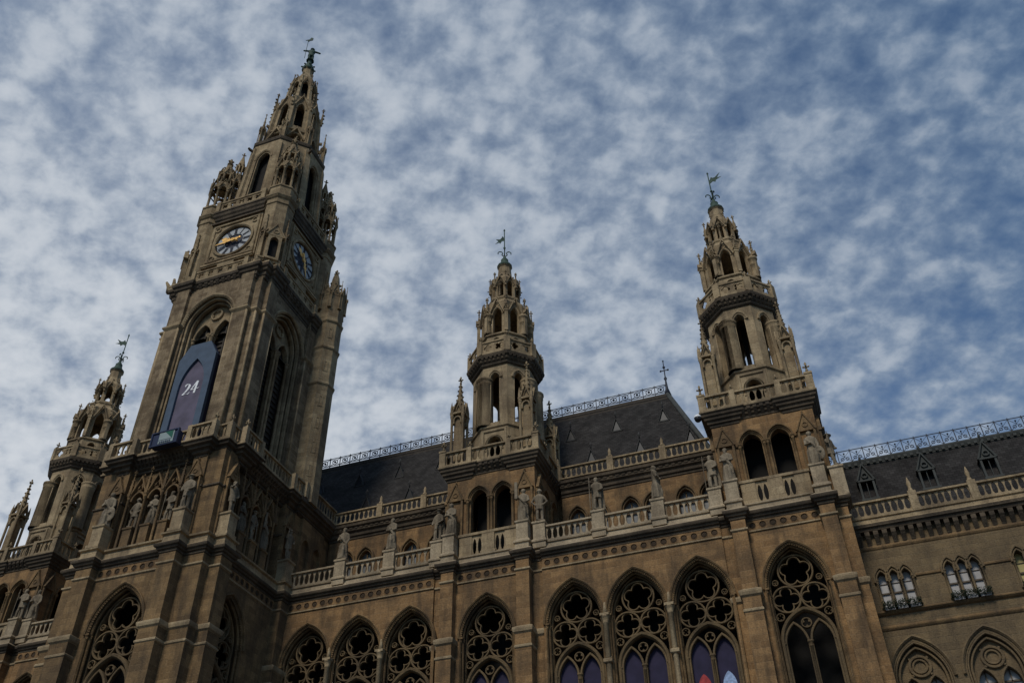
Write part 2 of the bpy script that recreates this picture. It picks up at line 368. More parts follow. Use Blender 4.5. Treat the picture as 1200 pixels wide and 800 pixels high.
def pinnacle(mb, x, y, z0, w, hs, ht, crock=4):
    """square pinnacle: panelled shaft, four gablets, crocketed spirelet, finial"""
    old = mb.M.copy(); hw = w/2
    mb.M = old @ Matrix.Translation((x, y, 0))
    mb.box(-hw*1.15, hw*1.15, -hw*1.15, hw*1.15, z0, z0+hs*.08); mb.box(-hw*.6, hw*.6, -hw*.6, hw*.6, z0+hs*.08, z0+hs)
    for sx in (-1, 1):
        for sy in (-1, 1): mb.lathe([(hw*.26, z0+hs*.08), (hw*.2, z0+hs*.12), (hw*.2, z0+hs*.88), (hw*.3, z0+hs*.93), (hw*.3, z0+hs*.97)], sx*hw*.84, sy*hw*.84, 6)
    mb.box(-hw*1.1, hw*1.1, -hw*1.1, hw*1.1, z0+hs*.965, z0+hs*1.0)
    base = mb.M.copy(); gh = w*.95
    for k in range(4): mb.M = base @ Matrix.Rotation(k*PI/2, 4, 'Z'); mb.sweep(arch(0, hw*.55, z0+hs*.8, z0+hs*.86, hw*.62, 5), bar(hw*.12, -hw*.95, -hw*.6)); gable(mb, 0, z0+hs*.98, hw*.72, gh, -hw*1.02, hw*.5, 2, w > .6, False)
    mb.M = base; zt = z0+hs; sp = ht-hs-w*.55
    mb.lathe([(hw*.72, zt), (hw*.62, zt+gh*.5), (hw*.1, zt+sp)], 0, 0, 8, PI/8, False)
    for k in range(crock):
        f = (k+.8)/(crock+.6); r = hw*.62*(1-f)+hw*.12
        for a in range(4): crocket(mb, r*math.cos(PI/4+a*PI/2), r*math.sin(PI/4+a*PI/2), zt+gh*.5+(sp-gh*.5)*f, hw*.19)
    for sx in (-1, 1):
        for sy in (-1, 1): mb.lathe([(hw*.2, zt), (hw*.2, zt+gh*.4), (.01, zt+gh*1.0)], sx*hw*.9, sy*hw*.9, 4, PI/4, False)
    finial(mb, 0, 0, zt+sp*.97, w*.62); mb.M = old
def column(mb, x, y, z0, z1, r, n=8):
    h = z1-z0; mb.lathe([(r*1.5,z0),(r*1.5,z0+r*.8),(r,z0+r*1.6),(r,z1-r*3.2),(r*1.25,z1-r*3),(r*1.05,z1-r*2.6),(r*1.6,z1-r*.9),(r*1.7,z1-r*.8),(r*1.7,z1)], x, y, n)
def frieze(parent, u0, u1, y, n, deg=0., warp=None):
    """frieze of sunk roundels, each closed by its own dark boss"""
    f = MB(); f.warp = warp; f.face(deg); z0, z1 = 26.98, 27.54; w = (u1-u0)/n; r = min(w, z1-z0)*.33; zc = (z0+z1)/2
    for i in range(n):
        c = u0+(i+.5)*w; f.panel(u0+i*w, u0+(i+1)*w, z0, z1, circ(c, zc, r, 14), y, .3, False, False); f.sweep(circ(c, zc, r*1.1, 14), bar(r*.08, y-.012, y+.01), True)
    fo = f.build('roundel_frieze', 'warm_sandstone', parent)
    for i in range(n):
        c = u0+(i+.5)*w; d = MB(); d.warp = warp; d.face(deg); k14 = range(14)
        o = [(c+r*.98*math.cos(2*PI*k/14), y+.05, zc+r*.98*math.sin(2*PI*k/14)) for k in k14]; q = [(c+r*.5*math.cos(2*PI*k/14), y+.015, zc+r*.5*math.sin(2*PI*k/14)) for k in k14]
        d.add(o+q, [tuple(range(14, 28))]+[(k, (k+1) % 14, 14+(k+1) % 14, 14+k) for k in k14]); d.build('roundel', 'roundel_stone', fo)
def great_window(parent, cx, y, zs, S, wall, u0, u1, z0, z1, deg=0., trace_y=.52, mats=('warm_sandstone', 'tracery_stone'), zb=14.6, warp=None):
    """tall pointed window with orders, hood, two tiers of foiled tracery and paired lancets"""
    C0 = .97*S; rise = lambda h: math.sqrt((h+C0)**2-C0**2); A = lambda h, z: arch(cx, h*S, z, zs, rise(h*S), 14)
    wall.face(deg); wall.panel(u0, u1, z0, z1, A(1.72, zb), y, .95)
    fr = MB(); fr.warp = warp; fr.face(deg)
    fr.sweep(A(1.77, zs), [(.06,y+.02),(.075,y-.1),(.02,y-.15),(-.05,y-.1),(-.06,y+.02)])
    fr.sweep(A(1.7, zb), [(.02,y-.02),(-.04,y-.04),(-.07,y+.03),(-.04,y+.1),(.02,y+.1)])
    fr.sweep(A(1.57, zb), [(.14,y+.1),(.06,y+.16),(-.03,y+.14),(-.07,y+.22),(-.05,y+.32),(.14,y+.34)])
    fr.sweep(A(1.5, zb), bar(.055*S, y+trace_y-.06, y+trace_y+.3))
    R = 1.635*S+C0; a1 = math.acos((R-1.635*S)/R); nb = 24
    for i in range(nb):                                     # bead ornament inside the hood
        a = a1*(i+.5)/nb
        for s in (-1, 1): fr.ball((cx+s*(1.635*S-R+R*math.cos(a)), y+.05, zs+R*math.sin(a)), .072*S, 4)
    for s in (-1, 1):
        column(fr, cx+s*1.64*S, y+.07, zb, zs, .06*S, 8); fr.box(cx+s*1.66*S-.16*S, cx+s*1.66*S+.16*S, y-.06, y+.3, zs-.02, zs+.08)
        column(fr, cx+s*1.52*S, y+.24, zb, zs, .05*S, 6)
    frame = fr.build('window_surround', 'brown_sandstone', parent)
    t = MB(); t.warp = warp; t.face(deg); ty = y+trace_y
    def ring(u, z, r, n, rot, w=.05):
        t.sweep(circ(u, z, r, 28), bar(w*S, ty-.05, ty+.22), True); pts = []; k2 = 48; q, a = .54, (.36 if n == 5 else .41)
        for i in range(k2):
            g = 2*PI*i/k2; best = .2
            for k in range(n):
                ph = (g-rot-2*PI*k/n+PI) % (2*PI)-PI; v = a*a-(q*math.sin(ph))**2
                if v > 0 and abs(ph) < PI/2: best = max(best, q*math.cos(ph)+math.sqrt(v))
            pts.append((u+best*r*math.cos(g), z+best*r*math.sin(g)))
        t.sweep(pts, bar(w*.7*S, ty, ty+.18), True)
    ring(cx, zs+1.03*S, .91*S, 5, PI/2); ring(cx-.735*S, zs-.5*S, .715*S, 4, PI/2); ring(cx+.735*S, zs-.5*S, .715*S, 4, PI/2)
    for s in (-1, 1):
        ring(cx+s*1.24*S, zs-1.42*S, .2*S, 4, PI/4, .03); ring(cx+s*1.16*S, zs+.5*S, .15*S, 3, PI/2, .025)
    ls = zs-2.85*S
    t.sweep(arch(cx, 1.36*S, zb, ls, 1.72*S, 12), [(-.13*S,ty+.2),(-.13*S,ty-.02),(-.06*S,ty-.14),(.06*S,ty-.16),(.1*S,ty-.08),(.1*S,ty+.24)])
    for s in (-1, 1): t.sweep(arch(cx+s*.65*S, .58*S, zb, ls-.1*S, 1.15*S, 12), bar(.06*S, ty-.05, ty+.22))
    t.sweep(circ(cx, ls+.98*S, .25*S, 18), bar(.03*S, ty-.01, ty+.17), True); t.foil(cx, ls+.98*S, .25*S, ty+.02, .13, 3, PI/2, .5, .44)
    for u, r in ((0,.1),(-1.32,.08),(1.32,.08)): column(t, cx+u*S, ty+.0, zb, ls+.02, r*S, 8)
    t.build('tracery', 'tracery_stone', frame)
    return frame
def octagon_stage(mb, r, z0, z1, hw, zb, zs, rise, depth=.35, cx=0, cy=0, skip=()):
    """eight walls with a pointed opening each, circumradius r"""
    ap = r*math.cos(PI/8); h = r*math.sin(PI/8)
    for k in range(8):
        mb.face(45*k, cx, cy)
        if k in skip: mb.box(-h, h, -ap, -ap+depth, z0, z1)
        else: mb.panel(-h, h, z0, z1, arch(0, hw, zb, zs, rise, 6), -ap, depth); mb.sweep(arch(0, hw*1.18, zs, zs, rise*1.15, 6), bar(hw*.13, -ap-.06, -ap+.03))
    mb.M = Matrix.Identity(4)
def octpts(r): return [(r*math.cos(PI/8+k*PI/4), r*math.sin(PI/8+k*PI/4)) for k in range(8)]
def octagon_parapet(mb, r, z0, z1):
    ap = r*math.cos(PI/8); h = r*math.sin(PI/8)-.2
    for k in range(8):
        mb.face(45*k); mb.box(-h-.02, h+.02, -ap-.07, -ap+.2, z1-.14, z1); mb.box(-h-.02, h+.02, -ap-.05, -ap+.18, z0, z0+.14)
        w = 2*h/2; zm = (z0+z1)/2; rr = min(w, z1-z0-.28)*.46
        for i in range(2):
            c = -h+(i+.5)*w; mb.panel(-h+i*w, -h+(i+1)*w, z0+.14, z1-.14, circ(c, zm, rr, 12), -ap, .14, edges=False); mb.foil(c, zm, rr, -ap+.02, .1, 4, PI/4 if i else 0, .46, .34, 28)
        mb.M = Matrix.Rotation(math.radians(45*k+22.5), 4, 'Z'); mb.box(-.24, .24, -r-.06, -r+.3, z0, z1+.1); finial(mb, 0, -r+.12, z1+.1, .55)
    mb.M = Matrix.Identity(4)
def parapet(mb, u0, u1, y, z0, z1, n):
    """pierced parapet of crossed foils"""
    mb.box(u0, u1, y-.06, y+.22, z1-.14, z1); mb.box(u0, u1, y-.04, y+.2, z0, z0+.12); w = (u1-u0)/n; zm = (z0+z1)/2; rr = min(w, z1-z0-.26)*.47
    for i in range(n):
        c = u0+(i+.5)*w; mb.panel(u0+i*w, u0+(i+1)*w, z0+.12, z1-.14, circ(c, zm, rr, 12), y, .16, edges=False); mb.foil(c, zm, rr, y+.02, .12, 4, PI/4, .46, .34, 28)
def corbels(mb, u0, u1, y, z0, z1, out, n):
    w = (u1-u0)/n
    for i in range(n): c = u0+(i+.5)*w; mb.add([(c-w*.22,y,z0),(c+w*.22,y,z0),(c-w*.28,y-out,z1),(c+w*.28,y-out,z1),(c-w*.28,y-out,z1-(z1-z0)*.3),(c+w*.28,y-out,z1-(z1-z0)*.3),(c-w*.28,y+.05,z1),(c+w*.28,y+.05,z1)],
                                               [(0,1,5,4),(4,5,3,2),(2,3,7,6),(0,4,2,6),(1,7,3,5),(0,6,7,1)])

# ------------------------------------------------------------------ ground
g = MB(); g.box(-900, 900, -900, 900, -.5, 0); go = g.build('ground', 'paving'); go['kind'] = 'structure'

XM, YM = -38.7, -6.15                    # clock tower axis
T1X, T2X, T3X = -58.21, -19.187, -1.489  # corner tower axes
CORN = [(0,27.52),(.06,27.58),(.06,27.7),(.16,27.74),(.2,27.84),(.3,27.9),(.33,28.0),(.33,28.08)]

# ------------------------------------------------------------------ corner tower
def side_tower():
    t = thing('corner_tower', (T2X, 0, 0), 'slender octagonal tower in the middle', 'tower', 'slender corner towers along the front')
    # lower bay
    w = MB(); w.face(0); w.box(-2.05, 2.05, -3.55, -2.6, 0, 12.5); w.box(-2.05, 2.05, -3.55, -2.6, 26.98, 28.05)
    gw = great_window(t, 0, -3.55, 23.45, 1.0, w, -2.05, 2.05, 12.5, 26.98)
    w.face(0); w.box(-3.05, 3.05, -2.6, 3.05, 27.6, 28.3)
    for s in (-1, 1): w.box(s*3.1-.35, s*3.1+.35, -2.7, 3.0, 0, 27.6)
    w.box(-3.0, 3.0, 2.6, 3.05, 0, 27.6)
    w.build('bay_wall', 'warm_sandstone', t)
    for s in (-1, 1):
        p = MB(); a, b = sorted((s*2.02, s*2.84)); p.box(a, b, -4.05, -2.7, 23.4, 27.6); c2, d2 = sorted((s*1.96, s*2.92)); p.box(c2, d2, -4.16, -2.7, 0, 23.1)
        a2, b2 = sorted((s*2.84, s*3.5)); p.box(a2, b2, -3.4, -2.7, 0, 27.6); pier = p.build('pier', 'warm_sandstone', t)
        c = MB(); c.mould([(a,-4.05),(b,-4.05),(b,-2.7),(a,-2.7)], [(0,26.82),(.08,26.88),(.08,26.98),(0,27.02)]); c.mould([(a2,-3.4),(b2,-3.4),(b2,-2.7),(a2,-2.7)], [(0,26.82),(.08,26.88),(.08,26.98),(0,27.02)]); c.build('upper_band', 'pale_stone', pier)
        c = MB(); c.mould([(c2,-4.16),(d2,-4.16),(d2,-2.7),(c2,-2.7)], [(0,22.95),(.1,23.05),(.14,23.2),(.14,23.3),(-.1,23.46)]); c.mould([(a2,-3.4),(b2,-3.4),(b2,-2.7),(a2,-2.7)], [(0,22.95),(.1,23.05),(.14,23.2),(.14,23.3),(0,23.4)]); c.build('impost', 'pale_stone', pier)
        c = MB(); c.mould([(c2,-4.16),(d2,-4.16),(d2,-2.7),(c2,-2.7)], [(0,22.1),(.06,22.16),(.06,22.26),(0,22.32)]); c.build('lower_band', 'pale_stone', pier)
    c = MB(); c.box(-2.05, 2.05, -3.62, -3.5, 26.9, 26.98); c.build('string_course', 'pale_stone', t)
    frieze(t, -2.0, 2.0, -3.6, 7)
    c = MB(); PL = [(-3.5,-2.6),(-3.5,-3.4),(-2.84,-3.4),(-2.84,-4.05),(-2.02,-4.05),(-2.02,-3.55),(2.02,-3.55),(2.02,-4.05),(2.84,-4.05),(2.84,-3.4),(3.5,-3.4),(3.5,-2.6)]
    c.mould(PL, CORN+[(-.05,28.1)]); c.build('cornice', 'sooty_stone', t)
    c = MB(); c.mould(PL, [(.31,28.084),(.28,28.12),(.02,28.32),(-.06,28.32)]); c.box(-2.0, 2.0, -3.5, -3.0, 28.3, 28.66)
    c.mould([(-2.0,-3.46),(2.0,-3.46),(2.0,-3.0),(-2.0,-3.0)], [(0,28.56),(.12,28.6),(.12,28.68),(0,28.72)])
    c.build('cornice_lit_top', 'bright_stone', t)  # cornice top paler, skylight on it put into the stone colour
    # parapet in front of the twin arches
    b = MB()
    for s in (-1, 1):
        for k in (0, 1):
            u = s*(.42+.34*k) if s > 0 else s*(.42+.34*k)-.34; b.panel(u, u+.34, 28.7, 30.1, vesica(u+.17, 28.85, 29.9, .13), -3.36, .14)
        a, d = sorted((s*1.1, s*1.95)); b.box(a, d, -3.42, -3.15, 28.7, 30.1)
    b.box(-.42, .42, -3.46, -3.1, 28.7, 30.1); b.box(-.5, .5, -3.5, -3.1, 28.7, 28.9); b.box(-2.0, 2.0, -3.48, -3.1, 30.1, 30.27); b.build('arch_parapet', 'pale_stone', t)
    # pedestals of the two front statues
    for s in (-1, 1):
        d = MB(); a = s*2.45; d.box(a-.44, a+.44, -4.1, -3.2, 28.3, 28.62); d.mould([(a-.44,-4.1),(a+.44,-4.1),(a+.44,-3.2),(a-.44,-3.2)], [(0,28.6),(.09,28.64),(.09,28.74),(-.04,28.9)])
        d.box(a-.38, a+.38, -4.04, -3.25, 28.85, 30.05); d.mould([(a-.38,-4.04),(a+.38,-4.04),(a+.38,-3.25),(a-.38,-3.25)], [(0,29.98),(.07,30.05),(.07,30.16),(0,30.2)])
        d.build('pedestal', 'bright_stone', t)
    # belfry base with twin arches on every side
    w = MB(); fr = MB()
    for k in range(4):
        w.face(90*k)
        w.panel(-1.72, 0, 28.3, 34.72, arch(-.83, .66, 28.7, 32.9, .84), -3.05, .75); w.panel(0, 1.72, 28.3, 34.72, arch(.83, .66, 28.7, 32.9, .84), -3.05, .75)
        fr.face(90*k)
        for s in (-1, 1):
            fr.sweep(arch(s*.83, .78, 32.9, 32.9, .98), bar(.06, -3.16, -3.0)); fr.sweep(arch(s*.83, .62, 28.9, 32.9, .8), bar(.06, -2.98, -2.7))
            column(fr, s*1.56, -3.1, 30.2, 32.95, .09); fr.box(s*1.6-.2, s*1.6+.2, -3.16, -3.0, 32.8, 32.94)
        for u in (-.1, .1): column(fr, u, -3.1, 30.2, 32.95, .085)
        fr.box(-.22, .22, -3.2, -3.0, 32.84, 32.96)
    for sx in (-1, 1):
        for sy in (-1, 1): a, b = sorted((sx*1.72, sx*3.05)); c, d = sorted((sy*1.72, sy*3.05)); w.M = Matrix.Identity(4); w.box(a, b, c, d, 28.3, 34.72)
    w.build('belfry_base', 'warm_sandstone', t)
    for k in range(4):
        fr.face(90*k)
        for s in (-1, 1):
            gable(fr, s*2.4, 32.95, .52, 1.15, -3.22, .2, 3, True)
            for q in (-.46, .46): fr.box(s*2.4+q-.07, s*2.4+q+.07, -3.22, -3.05, 30.2, 32.98)
    fr.build('arch_moulding', 'brown_sandstone', t)
    i = MB(); i.box(-1.5, 1.5, -1.5, 1.5, 28.32, 34.6); i.build('inner_shade_core', 'shade_black', t)  # near-black block, painted shade behind the twin arches
    i = MB(); i.box(-2.7, 2.7, -.9, -.7, 0, 27.6); i.build('inner_shade_sheet', 'shade_black', t)  # near-black sheet added as painted darkness behind the bay window
    # balcony
    slab = MB(); q = 1.35; H = 3.06; PB = []
    for k in range(4):
        for u, v in ((-H, -H), (-q, -H), (-q, -H+.12), (q, -H+.12), (q, -H)):
            r = math.radians(90*k); PB.append((u*math.cos(r)-v*math.sin(r), u*math.sin(r)+v*math.cos(r)))
    slab.mould(PB, [(0,34.5),(.05,34.56),(.05,34.68),(.16,34.74),(.18,34.9),(.3,34.98),(.32,35.12),(.42,35.2),(.44,35.36),(.52,35.42),(.52,35.54),(.3,35.6)])
    for k in range(4): slab.face(90*k); corbels(slab, -3.1, 3.1, -3.1, 34.8, 35.38, .36, 16)
    slab.build('balcony_slab', 'sooty_stone', t)
    edge = MB(); edge.mould(PB, [(.53,35.46),(.53,35.55),(.42,35.6),(.2,35.6)]); edge.build('balcony_edge', 'pale_stone', t)
    bl = MB()
    for k in range(4):
        bl.face(90*k)
        balusters(bl, -3.1, -1.56, -3.36, 35.6, 36.72, 4); balusters(bl, 1.56, 3.1, -3.36, 35.6, 36.72, 4); balusters(bl, -1.24, 1.24, -3.26, 35.6, 36.72, 6)
        for u in (-1.4, 1.4): bl.box(u-.17, u+.17, -3.52, -3.12, 35.6, 36.78); finial(bl, u, -3.3, 36.78, .5)
        bl.box(3.1, 3.54, -3.54, -3.1, 35.6, 36.8); bl.box(3.06, 3.58, -3.58, -3.06, 36.72, 36.86); bl.lathe([(.2,36.86),(.1,37.0),(.05,37.05)], 3.32, -3.32, 6); finial(bl, 3.32, -3.32, 37.0, .66)
    bl.build('balustrade', 'pale_stone', t)
    # octagon
    o = MB(); octagon_stage(o, 2.55, 35.5, 38.8, .52, 36.0, 37.4, .6, .5, skip=(1, 3, 5, 7)); octagon_stage(o, 2.42, 39.0, 44.6, .34, 39.3, 43.15, .5, .55)
    for k in range(0, 8, 2):
        o.face(45*k); ap = 2.55*math.cos(PI/8)
        o.sweep([(.84, 36.0), (.84, 38.5), (-.84, 38.5), (-.84, 36.0)], bar(.09, -ap-.09, -ap+.02)); o.sweep(arch(0, .62, 36.9, 37.4, .72, 8), bar(.05, -ap-.06, -ap+.02))
    o.M = Matrix.Identity(4); o.build('octagon_wall', 'pale_stone', t)
    o = MB(); o.oct_([(2.56,38.7),(2.66,38.78),(2.66,38.92),(2.45,39.05)])
    for k in range(8):
        a = PI/8+k*PI/4; o.lathe([(.6,38.95),(.6,39.05),(.55,39.15),(.54,42.7),(.58,42.76),(.55,42.82),(.6,43.02),(.63,43.06),(.63,43.18),(.5,43.22)], 2.2*math.cos(a), 2.2*math.sin(a), 14)
        o.face(45*k); o.sweep(arch(0, .52, 43.15, 43.15, .74, 7), bar(.08, -2.42*math.cos(PI/8)-.12, -2.42*math.cos(PI/8)+.1))
        for sg in (-1, 1): o.tube([(sg*.36,-2.2,39.1),(sg*.36,-2.2,43.1)], .05, 5)
    o.M = Matrix.Identity(4)
    o.build('octagon_column', 'pale_stone', t)
    i = MB(); i.oct_([(.9,35.6),(.9,39.0)]); i.oct_([(.16,39.0),(.16,44.5)]); i.build('stair_core', 'shade_black', t)
    pn = MB(); pinnacle(pn, -2.55, -2.55, 35.6, .98, 4.7, 8.1, 5); pin = pn.build('pinnacle', 'tower_stone', t)
    for k in (1, 2, 3): turn(pin, t, 90*k)
    o = MB(); o.oct_([(2.5,44.3),(2.6,44.4),(2.6,44.55),(2.75,44.65),(2.78,44.85),(2.92,44.95),(2.96,45.1),(2.96,45.18),(2.7,45.24)])
    for k in range(8): o.face(45*k); corbels(o, -1.0, 1.0, -2.42, 44.5, 44.98, .26, 6)
    o.M = Matrix.Identity(4); o.build('gallery_slab', 'sooty_stone', t)
    o = MB(); octagon_parapet(o, 2.84, 45.24, 46.42); o.build('gallery_parapet', 'pale_stone', t)
    # lantern
    o = MB(); octagon_stage(o, 2.02, 45.2, 47.6, .3, 46.0, 46.9, .36, .3); octagon_stage(o, 1.86, 47.75, 51.1, .36, 47.9, 49.75, .7, .3)
    o.lathe([(1.86,51.1),(1.3,51.7),(1.3,51.9)], 0, 0, 8, PI/8, False)
    o.oct_([(2.04,47.5),(2.16,47.58),(2.16,47.7),(1.9,47.84)])
    for k in range(8):
        a = PI/8+k*PI/4; column(o, 1.9*math.cos(a), 1.9*math.sin(a), 47.75, 49.8, .23, 8)
        o.face(45*k); gable(o, 0, 49.7, .6, 1.5, -1.9, .2, 3, True, False); o.sweep(circ(0, 50.75, .13, 10), bar(.04, -1.76, -1.68), True)
    o.M = Matrix.Identity(4); o.build('lantern', 'pale_stone', t)
    o = MB(); o.M = Matrix.Rotation(PI/8+PI/2, 4, 'Z'); o.box(-.13, .13, -2.2, -1.95, 47.75, 50.0); o.box(-.17, .17, -2.24, -1.9, 49.7, 49.85)
    gable(o, 0, 49.95, .18, .45, -2.24, .3, 1, False); o.lathe([(.15,50.0),(.12,50.4),(.02,51.2)], 0, -2.07, 4, PI/4, False); finial(o, 0, -2.07, 51.05, .5)
    for z in (50.5, 50.85): crocket(o, .1, -2.07, z, .07); crocket(o, -.1, -2.07, z, .07)
    lp = o.build('lantern_pinnacle', 'pale_stone', t)
    for k in range(1, 8): turn(lp, t, 45*k)
    o = MB(); o.oct_([(1.3,51.85),(1.38,51.95),(1.38,52.1),(1.2,52.2)]); octagon_stage(o, 1.08, 52.15, 54.4, .24, 52.35, 53.6, .42, .2)
    for k in range(8):
        a = PI/8+k*PI/4; column(o, 1.12*math.cos(a), 1.12*math.sin(a), 52.15, 53.75, .12, 6); o.face(45*k); gable(o, 0, 53.6, .36, .85, -1.1, .16, 2, True, False)
        o.M = Matrix.Rotation(a+PI/2, 4, 'Z'); o.box(-.08, .08, -1.3, -1.1, 53.3, 54.1); o.lathe([(.1,54.1),(.02,54.7)], 0, -1.2, 4, PI/4, False); finial(o, 0, -1.2, 54.55, .42); crocket(o, 0, -1.36, 53.6, .08); crocket(o, 0, -1.3, 53.0, .07)
    o.M = Matrix.Identity(4); o.lathe([(1.05,54.35),(.75,54.9),(.58,55.4),(.52,56.2),(.64,56.35)], 0, 0, 8, PI/8, False)
    for k in range(8): crocket(o, .72*math.cos(k*PI/4), .72*math.sin(k*PI/4), 55.0, .1)
    o.build('spire', 'pale_stone', t)
    o = MB(); o.lathe([(.56,56.3),(.64,56.42),(.62,56.55),(.4,56.75),(.3,57.15),(.32,57.25),(.18,57.45),(.08,57.75)], 0, 0, 12); o.build('spire_cap', 'copper', t)
    v = MB(); v.tube([(0,0,57.6),(0,0,60.9)], .045, 6); v.ball((0,0,58.75), .11, 6); v.lathe([(.02,60.8),(.09,60.9),(.01,61.1)], 0, 0, 6)
    for k in range(4):
        a = k*PI/2+.4; v.tube([(.08*math.cos(a)*1, .08*math.sin(a), 57.75)]+[((.36+.2*math.cos(b))*math.cos(a), (.36+.2*math.cos(b))*math.sin(a), 58.1+.2*math.sin(b)) for b in [PI+.9-j*.75 for j in range(7)]], .045, 5)
    rod = v.build('weather_vane', 'copper', t)
    fl = MB(); pts = [(.03,59.65),(.4,59.82),(.7,59.62),(.8,59.85),(1.45,60.0),(.95,60.1),(1.35,60.62),(.7,60.25),(.45,60.3),(.3,60.5),(.03,60.05)]
    n = len(pts); pts = [(u*.72, 59.55+(z-59.55)*.85) for u, z in pts]; fl.add([(u,-.012,z) for u, z in pts]+[(u,.012,z) for u, z in pts], [tuple(range(n)), tuple(range(2*n-1,n-1,-1))]+[(i,(i+1)%n,n+(i+1)%n,n+i) for i in range(n)])
    vane = fl.build('vane', 'copper', rod)
    return t
tower2 = side_tower()
tower3 = copy_tree(tower2, loc=(T3X, 0, 0)); tower3['label'] = 'slender octagonal sandstone tower on the right, beside the lower office wing'
tower1 = copy_tree(tower2, loc=(T1X, 0, 0)); tower1['label'] = 'slender octagonal tower at the left edge, partly hidden behind the big clock tower'
def find(o, name):
    for c in kids(o):
        if c.name.split('.')[0] == name: return c
for tw, a in ((tower1, 200), (tower2, 160), (tower3, -12)):
    find(find(tw, 'weather_vane'), 'vane').rotation_euler = (0, 0, math.radians(a))

